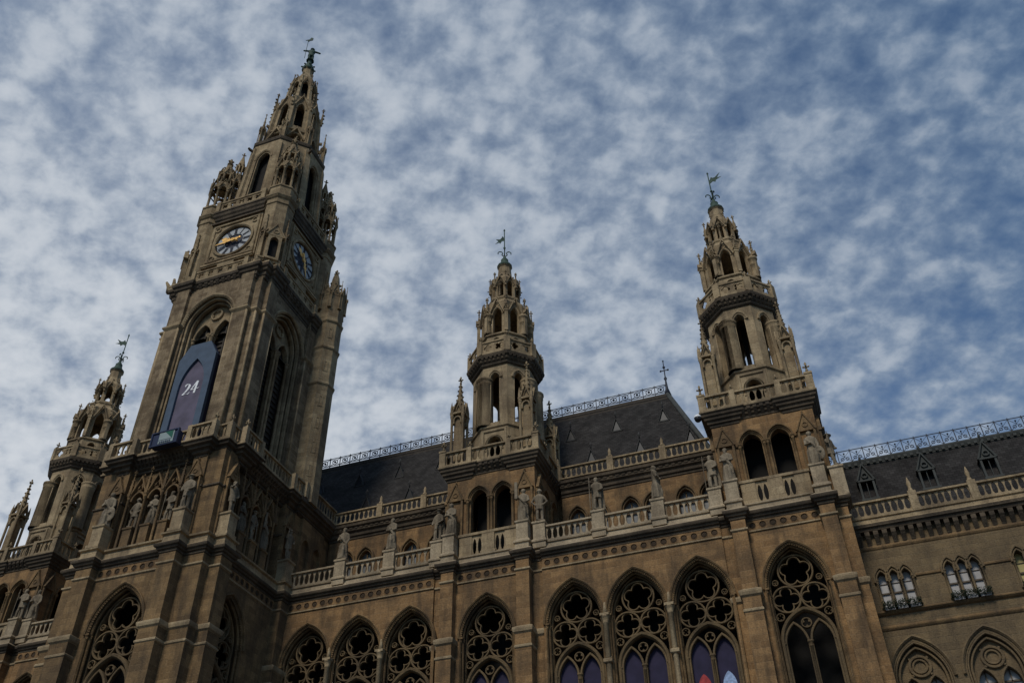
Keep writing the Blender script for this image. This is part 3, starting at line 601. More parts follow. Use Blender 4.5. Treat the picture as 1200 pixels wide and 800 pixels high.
# ------------------------------------------------------------------ clock tower
def clock_tower():
    t = thing('clock_tower', (XM, YM, 0), 'tall main tower with two clock faces, tapering openwork spire and the 24 panel in its arch', 'clock tower')
    SQ = lambda x, y, z: (x, y-.6, z)                        # the lower storeys stand a little forward of the spire
    def corner(h, wo, wi, m, k, fl=False):
        a, b = (4.3, 3.2) if (fl and k == 0) else (wo, wi)            # the buttress on the street flank stands nearer the corner
        return [(wi,-h),(wo,-h),(wo,-m),(m,-m),(m,-a),(h,-a),(h,-b)]
    def plan(h, wo, wi, m, b, fl=False):
        r = []
        for k in range(4):
            q = corner(h, wo, wi, m, k, fl); q = [(wi,-b)]+q+[(b, q[-1][1])]
            c, s = round(math.cos(k*PI/2)), round(math.sin(k*PI/2)); r += [(x*c-y*s, x*s+y*c) for x, y in q]
        return r
    def piers(mb, h, wo, wi, m, z0, z1, fl=False):
        for k in range(4): q = corner(h, wo, wi, m, k, fl); mb.face(90*k); mb.prism([(wi,q[-1][1])]+q, z0, z1)
        mb.M = Matrix.Identity(4)
    # lower storey
    w = MB(); w.warp = SQ
    piers(w, 5.72, 3.55, 2.42, 4.95, 23.3, 27.6, True); piers(w, 5.84, 3.67, 2.38, 5.07, 0, 23.1, True)
    for k in range(4): w.face(90*k); w.box(-2.42, 2.42, -5.15, -4.2, 0, 12); w.box(-2.42, 2.42, -5.15, -4.2, 26.98, 28.0)
    great_window(t, 0, -5.15, 23.5, 1.12, w, -2.42, 2.42, 12, 26.98, 0, warp=SQ, mats=('brown_sandstone', 'tracery_stone'))
    great_window(t, -1.9, -5.16, 23.4, 1.08, w, -4.2, .1, 12, 26.98, 90, warp=SQ, mats=('brown_sandstone', 'tracery_stone'))
    for k in (1,): w.face(90); w.box(.1, 2.6, -5.16, -4.2, 12, 26.98)
    for k in (2, 3): w.face(90*k); w.box(-2.42, 2.42, -5.15, -4.2, 12, 26.98)
    w.M = Matrix.Identity(4); w.box(-4.6, 4.6, -4.4, 4.6, 27.6, 28.4); w.build('lower_wall', 'brown_sandstone', t)
    i = MB(); i.box(-3.3, 3.3, -3.0, 3.6, 0, 27.5); i.build('inner_shade_core', 'shade_black', t)  # near-black block, painted shade behind the great windows
    c = MB(); c.warp = SQ; P0 = plan(5.72, 3.55, 2.42, 4.95, 5.15, True)
    c.mould(P0, [(0,26.82),(.08,26.88),(.08,26.98),(0,27.02)], cap=False)
    for k in range(4):
        c.face(90*k); q = corner(5.84, 3.67, 2.38, 5.07, k, True); q = [(2.38,-5.12)]+q+[(5.12, q[-1][1])]
        c.mould(q, [(0,22.95),(.1,23.05),(.14,23.2),(.14,23.3),(-.12,23.46)], closed=False); c.mould(q, [(0,22.1),(.06,22.16),(.06,22.26),(0,22.32)], closed=False)
    c.build('string_course', 'pale_stone', t)
    for k in (0, 1, 3): frieze(t, -3.2 if k == 1 else -2.4, 2.4, -5.2, 10 if k == 1 else 8, 90*k, SQ)
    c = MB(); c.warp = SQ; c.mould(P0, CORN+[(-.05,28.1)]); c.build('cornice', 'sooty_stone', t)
    c = MB(); c.warp = SQ; c.mould(P0, [(.32,28.084),(.28,28.12),(.04,28.3),(.0,28.7),(.14,28.76),(.16,28.86),(-.2,29.05),(-.3,29.05)]); c.build('cornice_lit_top', 'pale_stone', t)  # skylit top of the cornice painted as a paler stone
    # niche storey with statues
    w = MB(); w.warp = SQ; piers(w, 4.85, 3.5, 2.45, 4.7, 29.0, 35.0, True)
    for k in range(4): w.face(90*k); w.box(-3.25 if k == 1 else -2.45, 2.45, -3.9, -3.4, 29.0, 33.2); w.box(-3.25 if k == 1 else -2.45, 2.45, -4.4, -3.4, 33.2, 35.0)
    w.M = Matrix.Identity(4); w.build('niche_wall', 'brown_sandstone', t)
    for k in (0, 1):
        c = MB(); c.warp = SQ; c.face(90*k); m0 = (0, -.55)[k]
        for u in (m0-1.3, m0, m0+1.3):
            gable(c, u, 32.75, .58, 1.25, -4.85, .35, 3, True, False); c.sweep(arch(u, .5, 32.4, 32.4, .62, 6), bar(.07, -4.82, -4.4)); c.foil(u, 33.3, .2, -4.8, .2, 3, PI/2)
            c.box(u-.32, u+.32, -4.95, -3.9, 29.05, 30.3); c.mould([(u-.32,-4.95),(u+.32,-4.95),(u+.32,-4.4),(u-.32,-4.4)], [(0,30.22),(.06,30.28),(.06,30.4),(0,30.44)])
        for u in (m0-1.95, m0-.65, m0+.65, m0+1.95):
            column(c, u, -4.85, 29.0, 32.8, .085); column(c, u, -4.6, 29.0, 32.8, .07); c.box(u-.11, u+.11, -4.98, -4.3, 32.75, 32.95)
            c.lathe([(.14,32.95),(.11,33.6),(.02,34.5)], u, -4.85, 4, PI/4, False); finial(c, u, -4.85, 34.3, .42)
            for z in (33.5, 33.9): crocket(c, u-.1, -4.9, z, .07); crocket(c, u+.1, -4.9, z, .07)
        c.build('niche_canopy', 'brown_sandstone', t)
        for u in ((-2.97, 2.97), (-3.75, 2.97))[k]:
            c = MB(); c.warp = SQ; c.face(90*k); gable(c, u, 33.05, .5, 1.15, -5.05, .3, 3, True); c.box(u-.5, u-.38, -5.05, -4.85, 30.6, 33.1); c.box(u+.38, u+.5, -5.05, -4.85, 30.6, 33.1); c.build('canopy', 'brown_sandstone', t)
            d = MB(); d.warp = SQ; d.face(90*k); d.box(u-.48, u+.48, -5.7, -4.8, 29.0, 29.2); d.box(u-.4, u+.4, -5.6, -4.8, 29.2, 30.4); d.mould([(u-.4,-5.6),(u+.4,-5.6),(u+.4,-4.8),(u-.4,-4.8)], [(0,30.36),(.08,30.44),(.08,30.55),(0,30.58)]); d.build('pedestal', 'pale_stone', t)
    c = MB(); c.warp = SQ; Pn = plan(4.85, 3.5, 2.45, 4.7, 4.35, True); c.mould(Pn, [(0,32.3),(.09,32.36),(.09,32.46),(0,32.52)], cap=False); c.build('niche_string', 'sooty_stone', t)
    # balcony
    PB = plan(5.02, 3.56, 2.46, 4.4, 4.7, False); s = MB(); s.warp = SQ
    s.mould(PB, [(-.2,34.55),(-.12,34.62),(-.12,34.74),(.05,34.82),(.1,34.98),(.28,35.06),(.32,35.2),(.5,35.28),(.54,35.42),(.64,35.48),(.64,35.6),(.5,35.66)])
    for k in range(4): s.face(90*k); corbels(s, -2.4, 2.4, -4.7, 34.8, 35.45, .5, 16)
    s.build('balcony_slab', 'sooty_stone', t)
    e = MB(); e.warp = SQ; e.mould(PB, [(.65,35.52),(.65,35.62),(.5,35.69),(.3,35.69)]); e.build('balcony_edge', 'pale_stone', t)
    b = MB(); b.warp = SQ
    for k in range(4):
        b.face(90*k); balusters(b, -2.1, 2.1, -5.1, 35.66, 36.8, 11)
        for sg in (-1, 1): balusters(b, *sorted((sg*2.3, sg*3.9)), -5.42, 35.66, 36.8, 4); b.box(*sorted((sg*1.98, sg*2.32)), -5.56, -4.95, 35.66, 36.86); b.box(*sorted((sg*3.84, sg*4.16)), -5.58, -5.2, 35.66, 36.86); balusters(b, *sorted((sg*4.1, sg*4.7)), -4.84, 35.66, 36.8, 2); finial(b, sg*3.98, -5.4, 36.86, .6)
        b.box(4.62, 5.0, -5.0, -4.62, 35.66, 36.86); finial(b, 4.8, -4.8, 36.86, .6)
    b.build('balustrade', 'pale_stone', t)
    # shaft with the great arches
    w = MB(); w.warp = SQ; piers(w, 4.5, 3.55, 2.32, 4.1, 35.6, 47.7); piers(w, 4.42, 3.45, 2.36, 4.02, 47.7, 51.6)
    for k in range(4):
        w.face(90*k); w.panel(-2.36, 2.36, 35.6, 51.6, arch(0, 2.1, 36.0, 47.7, 2.5, 12), -4.15, .5)
        w.panel(-2.2, 2.2, 35.6, 51.2, arch(0, 1.8, 36.0, 47.7, 2.2, 12), -3.64, .5)
    w.M = Matrix.Identity(4); w.build('shaft_wall', 'shaft_stone', t)
    o = MB(); o.warp = SQ
    for k in range(4):
        o.face(90*k); a = arch(0, 2.3, 47.6, 47.6, 2.62, 14); o.sweep(a, [(.06,-4.14),(.1,-4.3),(0,-4.36),(-.1,-4.28),(-.12,-4.14)])
        R = (2.12**2+2.52**2)/(2*2.12); a1 = math.acos((R-2.12)/R)
        for i in range(20):
            g2 = a1*(i+.5)/20
            for sg in (-1, 1): o.ball((sg*(2.14-R+R*math.cos(g2)), -4.2, 47.65+R*math.sin(g2)), .085, 4)
        for r, y in ((1.98,-4.05),(1.82,-3.72)): o.sweep(arch(0, r, 36.2, 47.65, r*1.21, 12), bar(.08, y, y+.25))
        for sg in (-1, 1):
            o.panel(*sorted((0, sg*1.95)), 46.85, 50.3, arch(sg*.87, .7, 46.85, 46.95, 1.2, 8), -3.3, .3); o.sweep(arch(sg*.87, .78, 46.95, 46.95, 1.3, 8), bar(.09, -3.42, -3.2)); column(o, sg*1.72, -3.3, 36, 46.95, .13)
            o.tube([(sg*3.55, -4.45, 35.7), (sg*3.55, -4.45, 47.5)], .09, 6); o.tube([(sg*4.06, -4.06, 35.7), (sg*4.06, -4.06, 47.5)], .09, 6); o.tube([(sg*2.36, -4.45, 35.7), (sg*2.36, -4.45, 47.5)], .08, 6)
        column(o, 0, -3.25, 36, 46.95, .22, 10); column(o, .18, -3.5, 36, 46.95, .1, 8); column(o, -.18, -3.5, 36, 46.95, .1, 8); o.box(-.36, .36, -3.6, -3.05, 46.75, 46.98)
        o.foil(0, 48.95, .42, -3.4, .12, 4, PI/4); o.sweep(circ(0, 48.95, .46, 22), bar(.07, -3.46, -3.25), True)
    o.M = Matrix.Identity(4); o.build('arch_moulding', 'tower_stone', t)
    lv = MB(); lv.warp = SQ
    for k in range(4):
        lv.face(90*k); lv.box(-1.9, 1.9, -2.9, -2.8, 35.7, 50.5)
        for z in range(30): lv.box(-1.7, 1.7, -3.0, -2.88, 36+.45*z, 36.12+.45*z)
        for u in (-.9, .9): lv.box(u-.06, u+.06, -3.06, -2.9, 36, 48.5)
    lv.build('louvres', 'louvre_wood', t)
    for k in range(4):
        c = MB(); c.warp = SQ; c.face(90*k); q = [(2.32,-4.1),(2.32,-4.5),(3.55,-4.5),(3.55,-4.1),(4.1,-4.1),(4.1,-3.55),(4.5,-3.55),(4.5,-2.32),(4.1,-2.32)]
        c.mould(q, [(0,47.45),(.08,47.55),(.16,47.66),(.16,47.8),(0,47.95)], closed=False)
        c.build('capital_band', 'tower_stone', t); c = MB(); c.warp = SQ; c.face(90*k)
        c.mould(q, [(0,36.0),(.16,36.1),(.16,36.2),(.06,36.4),(.06,37.0),(.1,37.1),(.1,37.2),(0,37.36)], closed=False); c.build('plinth_band', 'tower_stone', t)
    # clock storey
    s = MB(); s.warp = lambda x, y, z: (x, y-.45, z); PL = plan(4.42, 3.5, 2.4, 4.1, 4.15)
    s.mould(PL, [(0,50.9),(.05,50.98),(.05,51.15),(.12,51.2),(.12,51.5),(.26,51.6),(.3,51.8),(.42,51.9),(.45,52.1),(.45,52.25),(.2,52.34)])
    for k in range(4): s.face(90*k); corbels(s, -2.3, 2.3, -4.15, 51.2, 51.95, .36, 9)
    s.build('clock_ledge', 'sooty_stone', t)
    e = MB(); e.warp = s.warp; e.mould(PL, [(.46,52.14),(.46,52.27),(.3,52.36),(.1,52.36)]); e.build('clock_ledge_edge', 'pale_stone', t)
    for k in range(4):
        b = MB(); b.warp = s.warp; b.face(90*k); parapet(b, -2.2, 2.2, -4.46, 52.34, 53.3, 5)
        for sg in (-1, 1): b.box(*sorted((sg*2.2, sg*2.55)), -4.6, -4.2, 52.34, 53.4)
        b.build('clock_parapet', 'tower_stone', t); b = MB(); b.warp = s.warp
        b.M = Matrix.Rotation(math.radians(90*k+45), 4, 'Z'); parapet(b, -.85, .85, -5.5, 52.34, 53.3, 2); b.box(-.95, -.8, -5.52, -4.6, 52.34, 53.3); b.box(.8, .95, -5.52, -4.6, 52.34, 53.3); b.build('corner_balcony', 'tower_stone', t)
    w = MB()
    for k in range(4): w.face(90*k); w.panel(-2.2, 2.2, 52.2, 60.0, circ(0, 57.05, 1.6, 40), -3.78, .3, True, center=(0, 57.05))
    w.M = Matrix.Identity(4); w.box(-3.4, 3.4, -3.4, 3.4, 52.2, 60.6); w.build('clock_wall', 'tower_stone', t)
    o = MB()
    for k in range(4):
        o.face(90*k); o.sweep(circ(0, 57.05, 1.63, 40), [(.14,-3.74),(.14,-3.9),(.02,-3.94),(-.08,-3.86),(-.08,-3.7)], True)
        o.sweep([(1.95,59.2),(-1.95,59.2),(-1.95,55.1),(1.95,55.1)], bar(.1, -3.9, -3.7), True)
        for sx in (-1, 1):
            for sz in (-1, 1): o.sweep(circ(sx*1.62, 57.15+sz*1.68, .22, 12), bar(.05, -3.86, -3.74), True)
        o.box(-2.2, 2.2, -4.05, -3.7, 54.5, 54.68); o.box(-2.2, 2.2, -3.98, -3.7, 54.38, 54.5); o.box(-.7, .7, -4.0, -3.7, 53.9, 54.38)
    o.M = Matrix.Identity(4); o.build('clock_surround', 'tower_stone', t)
    # corner turrets of the clock storey
    tu = MB(); tu.oct_([(1.2,52.3),(1.2,53.3),(1.12,53.5),(1.12,60.1)], -3.0, -3.0)
    tu.M = Matrix.Translation((-3.0, -3.0, 0)) @ Matrix.Rotation(math.radians(-45), 4, 'Z')
    tu.panel(-.5, .5, 53.2, 56.0, arch(0, .32, 53.4, 55.1, .5, 6), -1.4, .35); gable(tu, 0, 55.7, .62, 1.2, -1.42, .4, 3, True)
    for sg in (-1, 1):
        tu.M = Matrix.Translation((-3.0, -3.0, 0)) @ Matrix.Rotation(math.radians(-45+45*sg), 4, 'Z'); pinnacle(tu, 0, -1.12, 53.0, .42, 3.4, 5.6, 3)
    tu.M = Matrix.Identity(4); tur = tu.build('corner_turret', 'tower_stone', t)
    tu = MB(); tu.M = Matrix.Translation((-3.0, -3.0, 0)) @ Matrix.Rotation(math.radians(-45), 4, 'Z'); tu.box(-.3, .3, -1.09, -1.0, 53.35, 55.6); tu.M = Matrix.Identity(4); tu.build('niche_shade_sheet', 'shade_black', tur)  # black sheet, painted shade at the back of the niche
    for k in (1, 2, 3): turn(tur, t, 90*k)
    cl = [(-3.0+1.05*x/math.cos(PI/8), -3.0+1.05*y/math.cos(PI/8)) for x, y in octpts(1.0)]
    for k in range(4):
        c = MB(); c.face(90*k); c.mould(cl, [(0,59.9),(.06,59.96),(.06,60.06),(0,60.12),(0,60.5),(.1,60.6),(.16,60.72),(.2,60.78),(.2,60.9),(.05,61.0)])
        c.build('turret_moulding', 'tower_stone', t)
    c = MB()
    for k in range(4):
        c.face(90*k); c.box(-2.3, 2.3, -3.95, -3.3, 59.55, 59.72); c.mould([(-2.1,-3.8),(2.1,-3.8),(2.1,-3),(-2.1,-3)], [(0,60.0),(.08,60.1),(.1,60.3),(.2,60.45),(.24,60.75),(.3,60.8),(.3,60.95),(.1,61.0)]); corbels(c, -2.0, 2.0, -3.8, 60.05, 60.75, .22, 10)
    c.M = Matrix.Identity(4); c.build('gallery_slab', 'sooty_stone', t)
    b = MB(); parapet(b, -1.85, 1.85, -3.98, 61.0, 62.1, 5); b.box(-2.2, -1.85, -4.1, -3.7, 61.0, 62.2); b.box(1.85, 2.2, -4.1, -3.7, 61.0, 62.2)
    gp = b.build('gallery_parapet', 'tower_stone', t)
    for k in (1, 2, 3): turn(gp, t, 90*k)
    # open corner pinnacles round the spire
    p = MB(); p.M = Matrix.Translation((-3.05, -3.05, 0)); B0 = p.M.copy()
    p.oct_([(1.12,60.9),(1.12,61.9),(1.2,61.95),(1.2,62.1),(.95,62.2)])
    for k in range(8):
        p.M = B0; a = PI/8+k*PI/4; column(p, .9*math.cos(a), .9*math.sin(a), 62.1, 64.7, .1, 6)
        p.M = B0 @ Matrix.Rotation(k*PI/4, 4, 'Z'); p.panel(-.36, .36, 64.45, 65.2, arch(0, .27, 64.45, 64.6, .34, 5), -.88, .12); gable(p, 0, 64.7, .36, 1.0, -.94, .14, 2, True, False)
        p.M = B0 @ Matrix.Rotation(a+PI/2, 4, 'Z'); p.lathe([(.09,64.6),(.08,65.1),(.02,65.9)], 0, -.97, 4, PI/4, False); finial(p, 0, -.97, 65.75, .3)
    p.M = B0; p.oct_([(.5,65.1),(.72,65.2),(.62,65.9),(.5,66.0)])
    for k in range(8):
        p.M = B0; a = PI/8+k*PI/4; p.lathe([(.1,65.9),(.09,67.2)], .62*math.cos(a), .62*math.sin(a), 6); p.M = B0 @ Matrix.Rotation(k*PI/4, 4, 'Z'); gable(p, 0, 66.9, .25, .7, -.64, .1, 1, True)
        crocket(p, 0, -.62, 67.2, .1); crocket(p, 0, -.5, 67.9, .09)
    p.M = B0; p.oct_([(.16,65.9),(.16,67.2)]); p.lathe([(.66,67.15),(.52,67.6),(.3,68.3),(.2,68.7),(.26,68.75),(.12,68.9)], 0, 0, 8, PI/8, False); finial(p, 0, 0, 68.6, .95)
    p.M = Matrix.Identity(4); po = p.build('corner_pinnacle', 'tower_stone', t)
    for k in (1, 2, 3): turn(po, t, 90*k)
    for k in range(4):
        for z, zz in ((68.9, 68.4), (67.0, 66.6), (68.9, 67.2)): wr = MB(); wr.face(90*k); wr.tube([(-3.05,-3.05,z), (-2.2,-2.6,zz)], .018, 4); wr.build('stay_wire', 'iron', t)
    # spire, first stage (tapering)
    tap = lambda x, y, z: (x*(1-.0118*(z-61)), y*(1-.0118*(z-61)), z)
    o = MB(); o.warp = tap; octagon_stage(o, 3.9, 60.9, 71.0, .8, 62.2, 68.3, 1.15, .6)
    for k in range(8):
        a = PI/8+k*PI/4; o.M = Matrix.Rotation(a+PI/2, 4, 'Z'); o.box(-.3, .3, -4.0, -3.5, 60.9, 70.2)
        o.face(45*k); o.sweep(arch(0, .72, 62.2, 68.3, 1.05, 8), bar(.06, -3.5, -3.2))
        o.box(-1.45, 1.45, -3.72, -3.5, 61.9, 62.1)
    o.M = Matrix.Identity(4); o.build('spire_stage', 'tower_stone', t)
    i = MB(); i.warp = tap; i.oct_([(3.0,61),(3.0,70.5)]); i.build('spire_shade_core', 'shade_black', t)  # near-black core added so the spire windows stay dark
    o = MB(); o.oct_([(3.46,70.6),(3.56,70.7),(3.6,70.9),(3.6,71.05),(3.3,71.2)])
    for k in range(8):
        a = PI/8+k*PI/4; o.M = Matrix.Rotation(a+PI/2, 4, 'Z')
        if k % 2: o.box(-.09, .09, -3.95, -3.4, 69.75, 69.95); o.ball((0, -3.98, 69.9), .13, 5)
    o.M = Matrix.Identity(4); o.build('spire_band', 'sooty_stone', t)
    # tabernacles standing before the diagonal faces
    p = MB(); p.M = Matrix.Rotation(math.radians(-45), 4, 'Z') @ Matrix.Translation((0, -3.9, 0)); B1 = p.M.copy()
    p.oct_([(.75,61.8),(.75,62.6),(.85,62.7),(.8,62.9)])
    for k in range(8):
        a = PI/8+k*PI/4; p.M = B1; column(p, .68*math.cos(a), .68*math.sin(a), 62.8, 66.0, .1, 6); p.M = B1 @ Matrix.Rotation(k*PI/4, 4, 'Z'); p.panel(-.27, .27, 65.7, 66.5, arch(0, .18, 65.7, 66.0, .3, 4), -.66, .12); gable(p, 0, 66.0, .28, .95, -.7, .1, 2, True, False); crocket(p, 0, -.7, 67.5, .1)
    p.M = B1; p.oct_([(.42,66.4),(.42,67.6)])
    for k in range(8): a = PI/8+k*PI/4; p.lathe([(.07,67.3),(.07,68.7)], .38*math.cos(a), .38*math.sin(a), 5); crocket(p, .45*math.cos(a), .45*math.sin(a), 68.8, .12)
    p.lathe([(.44,68.6),(.3,69.2),(.1,70.2),(.05,70.4)], 0, 0, 8, PI/8, False); finial(p, 0, 0, 70.2, .6)
    p.M = Matrix.Identity(4); tb = p.build('tabernacle', 'tower_stone', t)
    for k in (1, 2, 3): turn(tb, t, 90*k)
    # second stage
    tap2 = lambda x, y, z: (x*(1-.024*(z-71)), y*(1-.024*(z-71)), z)
    o = MB(); o.warp = tap2; octagon_stage(o, 2.62, 71.0, 73.6, .6, 71.3, 72.4, .75, .35); octagon_stage(o, 2.6, 73.7, 79.3, .46, 74.4, 77.3, .8, .35)
    o.oct_([(2.62,73.45),(2.8,73.55),(2.8,73.75),(2.6,73.85)])
    for k in range(8):
        a = PI/8+k*PI/4; o.M = Matrix.Rotation(a+PI/2, 4, 'Z'); o.box(-.22, .22, -2.85, -2.4, 71.1, 78.0); o.face(45*k); gable(o, 0, 72.2, .78, 1.5, -2.66, .2, 3, True, False); gable(o, 0, 77.5, .8, 1.8, -2.6, .2, 3, True, False)
    o.M = Matrix.Identity(4); o.build('spire_upper_stage', 'tower_stone', t)
    p = MB(); p.M = Matrix.Rotation(PI/8+PI/2, 4, 'Z'); pinnacle(p, 0, -3.15, 71.0, .46, 2.3, 4.9, 3); p.box(-.1, .1, -3.0, -2.4, 72.9, 73.3); p.box(-.08, .08, -2.9, -2.3, 74.2, 74.5)
    p.M = Matrix.Identity(4); fp = p.build('flying_pinnacle', 'tower_stone', t)
    for k in range(1, 8): turn(fp, t, 45*k)
    p = MB(); p.M = Matrix.Rotation(PI/8+PI/2, 4, 'Z'); p.lathe([(.15,77.2),(.13,78.2),(.02,79.6)], 0, -2.45, 4, PI/4, False); finial(p, 0, -2.45, 79.3, .55)
    for z in (77.6, 78.3, 78.8): crocket(p, 0, -2.56, z, .15)
    p.M = Matrix.Identity(4); fp = p.build('spire_pinnacle', 'tower_stone', t)
    for k in range(1, 8): turn(fp, t, 45*k)
    i = MB(); i.oct_([(.5,71.0),(.4,84)]); i.build('spire_newel', 'shade_black', t)
    # third stage and cap
    tap3 = lambda x, y, z: (x*(1-.05*(z-79)), y*(1-.05*(z-79)), z)
    o = MB(); o.warp = tap3; o.oct_([(2.1,79.0),(1.85,79.5),(1.85,79.7),(1.6,79.9)]); octagon_stage(o, 1.6, 79.6, 83.9, .36, 80.0, 82.3, .6, .25)
    for k in range(8):
        a = PI/8+k*PI/4; o.M = Matrix.Rotation(a+PI/2, 4, 'Z'); o.box(-.16, .16, -1.78, -1.45, 79.6, 83.0); o.face(45*k); gable(o, 0, 82.3, .5, 1.3, -1.66, .18, 3, True, False)
        o.M = Matrix.Rotation(a+PI/2, 4, 'Z'); o.lathe([(.14,82.9),(.03,84.2)], 0, -1.68, 4, PI/4, False); finial(o, 0, -1.68, 84.0, .5); crocket(o, 0, -1.86, 81.5, .14); crocket(o, 0, -1.86, 82.5, .14); crocket(o, 0, -1.4, 84.6, .14)
    o.M = Matrix.Identity(4); o.warp = None; o.lathe([(1.22,83.8),(.8,84.6),(.55,85.4),(.5,86.2),(.62,86.4)], 0, 0, 8, PI/8, False); o.build('spire_tip', 'tower_stone', t)
    o = MB(); o.lathe([(.56,86.3),(.66,86.5),(.64,86.7),(.4,86.95),(.46,87.2),(.3,87.5),(.18,87.9),(.22,88.05),(.22,88.2)], 0, 0, 12)
    for k in range(8): crocket(o, .68*math.cos(k*PI/4), .68*math.sin(k*PI/4), 86.8, .13)
    o.build('spire_cap', 'copper', t)
    # stair turret at the back corner
    o = MB(); cx, cy = 4.85, 3.7; o.oct_([(1.1,35.5),(1.08,54.2),(1.08,55.3)], cx, cy)
    for z in (45.9, 49.5, 52.3): o.oct_([(1.09,z-.2),(1.2,z-.05),(1.2,z+.1),(1.09,z+.25)], cx, cy)
    for z in (38, 40, 42.2, 44.2, 47.6, 51): o.M = Matrix.Translation((cx, cy, 0)) @ Matrix.Rotation(math.radians(45), 4, 'Z'); o.panel(-.18, .18, z-.5, z+.5, [(-.08,z-.42),(.08,z-.42),(.08,z+.42),(-.08,z+.42)], -1.04, .2, False)
    for k in range(8):
        o.M = Matrix.Translation((cx, cy, 0)) @ Matrix.Rotation(k*PI/4, 4, 'Z'); gable(o, 0, 55.2, .38, 1.1, -1.02, .15, 2, True)
        o.M = Matrix.Translation((cx, cy, 0)) @ Matrix.Rotation(k*PI/4+PI/8+PI, 4, 'Z'); pinnacle(o, 0, -1.1, 53.7, .26, 1.6, 3.3, 2)
    o.M = Matrix.Translation((cx, cy, 0)); o.lathe([(.85,55.2),(.5,55.9),(.42,57.0),(.3,58.0),(.2,58.3)], 0, 0, 8, PI/8, False); finial(o, 0, 0, 58.1, .8)
    for k in range(8): crocket(o, .56*math.cos(k*PI/4), .56*math.sin(k*PI/4), 56.9, .14)
    for k in range(8): crocket(o, .66*math.cos(k*PI/4), .66*math.sin(k*PI/4), 56.1, .15)
    o.M = Matrix.Identity(4); o.build('stair_turret', 'tower_stone', t)
    w = MB(); w.box(1.0, 5.0, 2.9, 8.0, 0, 34.6)
    w.face(90)
    for u in (4.35, 5.85): w.panel(u-.75, u+.75, 28.0, 34.5, arch(u, .5, 30.0, 32.4, .75, 8), -5.25, .3, False)
    w.M = Matrix.Identity(4); w.build('rear_block', 'brown_sandstone', t)
    c = MB(); q = [(3.0,2.9),(5.2,2.9),(5.2,7.4)]; c.mould(q, [(-.2,34.5),(.02,34.62),(.02,34.74),(.15,34.82),(.2,34.98),(.34,35.06),(.36,35.2),(.5,35.28),(.52,35.6),(-1.0,35.66),(-1.0,34.5)], closed=False); c.build('rear_cornice', 'sooty_stone', t)
    b = MB(); b.face(90); balusters(b, 2.95, 7.1, -5.55, 35.66, 36.8, 11); b.box(2.7, 3.0, -5.75, -5.35, 35.66, 36.86); b.build('balustrade', 'pale_stone', t)
    # ornamental bracket statue canopies on the flank beside the stair turret
    p = MB(); p.face(90); pinnacle(p, 3.9, -4.75, 38.6, .55, 1.6, 4.0, 4); p.build('wall_pinnacle', 'tower_stone', t)
    # gargoyle group on the left ledge corner
    p = MB(); p.ball((-4.9,-4.5,52.9), .24, 6); p.tube([(-4.9,-4.5,52.4),(-5.0,-4.55,53.0),(-5.25,-4.7,53.5)], [.25,.2,.1]); p.tube([(-4.7,-4.5,52.5),(-4.65,-4.5,53.3),(-4.7,-4.55,53.8)], [.2,.16,.1]); p.build('gargoyle', 'tower_stone', t)
    # clocks
    def clock(deg, hour_a, min_a):
        F = Matrix.Rotation(math.radians(deg), 4, 'Z') @ Matrix.Translation((0, 0, 57.05)) @ Matrix.Diagonal((.91, 1, .91, 1)); F0 = F @ Matrix.Translation((0, 0, -57.05))
        d = MB(); d.M = F0; d.sweep(circ(0, 57.05, .86, 48), [(.74,-3.66),(.74,-3.7),(0,-3.7),(0,-3.66)], True)
        dial = d.build('clock_dial', 'clock_white', t)
        b = MB(); b.M = F0
        b.add([(.9*math.cos(2*PI*i/40), -3.64, 57.05+.9*math.sin(2*PI*i/40)) for i in range(40)]+[(1.7*math.cos(2*PI*i/40), -3.6, 57.05+1.7*math.sin(2*PI*i/40)) for i in range(40)], [tuple(range(40)), tuple(range(79, 39, -1))]+[(i, (i+1) % 40, 40+(i+1) % 40, 40+i) for i in range(40)])
        b.build('clock_center', 'clock_dark', dial)
        for i in range(12):
            m = MB(); a = i*PI/6; n = (3, 1, 2, 3, 3, 2, 3, 3, 4, 3, 2, 3)[i]; base = Matrix.Rotation(a, 4, 'Y')
            m.M = F @ base
            for j in range(n): u = (j-(n-1)/2)*.085; m.box(u-.026, u+.026, -3.735, -3.702, .94, 1.52)
            m.box(-.04*n-.03, .04*n+.03, -3.735, -3.702, .92, .96); m.box(-.04*n-.03, .04*n+.03, -3.735, -3.702, 1.5, 1.54); m.build('numeral', 'clock_dark', dial)
        h = MB(); h.M = F @ Matrix.Rotation(hour_a, 4, 'Y')
        h.box(-.07, .07, -3.83, -3.79, -.3, .95); h.add([(-.2,-3.84,.75),(.2,-3.84,.75),(.24,-3.84,.98),(0,-3.84,1.28),(-.24,-3.84,.98),(0,-3.78,.98)], [(0,1,2,3,4),(0,5,1),(1,5,2),(2,5,3),(3,5,4),(4,5,0)]); h.lathe2((0,-3.8,-.38), [(.02,-.12),(.12,-.04),(.12,.04),(.02,.12)], 8)
        h.sweep(circ(0, .55, .17, 12), bar(.05, -3.84, -3.79), True); h.build('hour_hand', 'gold', t)
        h = MB(); h.M = F @ Matrix.Rotation(min_a, 4, 'Y')
        h.add([(-.1,-3.9,-.5),(.1,-3.9,-.5),(.09,-3.9,.9),(.03,-3.9,1.62),(-.03,-3.9,1.62),(-.09,-3.9,.9)]+[(-.1,-3.87,-.5),(.1,-3.87,-.5),(.09,-3.87,.9),(.03,-3.87,1.62),(-.03,-3.87,1.62),(-.09,-3.87,.9)], [(0,1,2,5),(5,2,3,4),(7,6,11,8),(8,11,10,9)]+[(i,(i+1)%6,6+(i+1)%6,6+i) for i in range(6)])
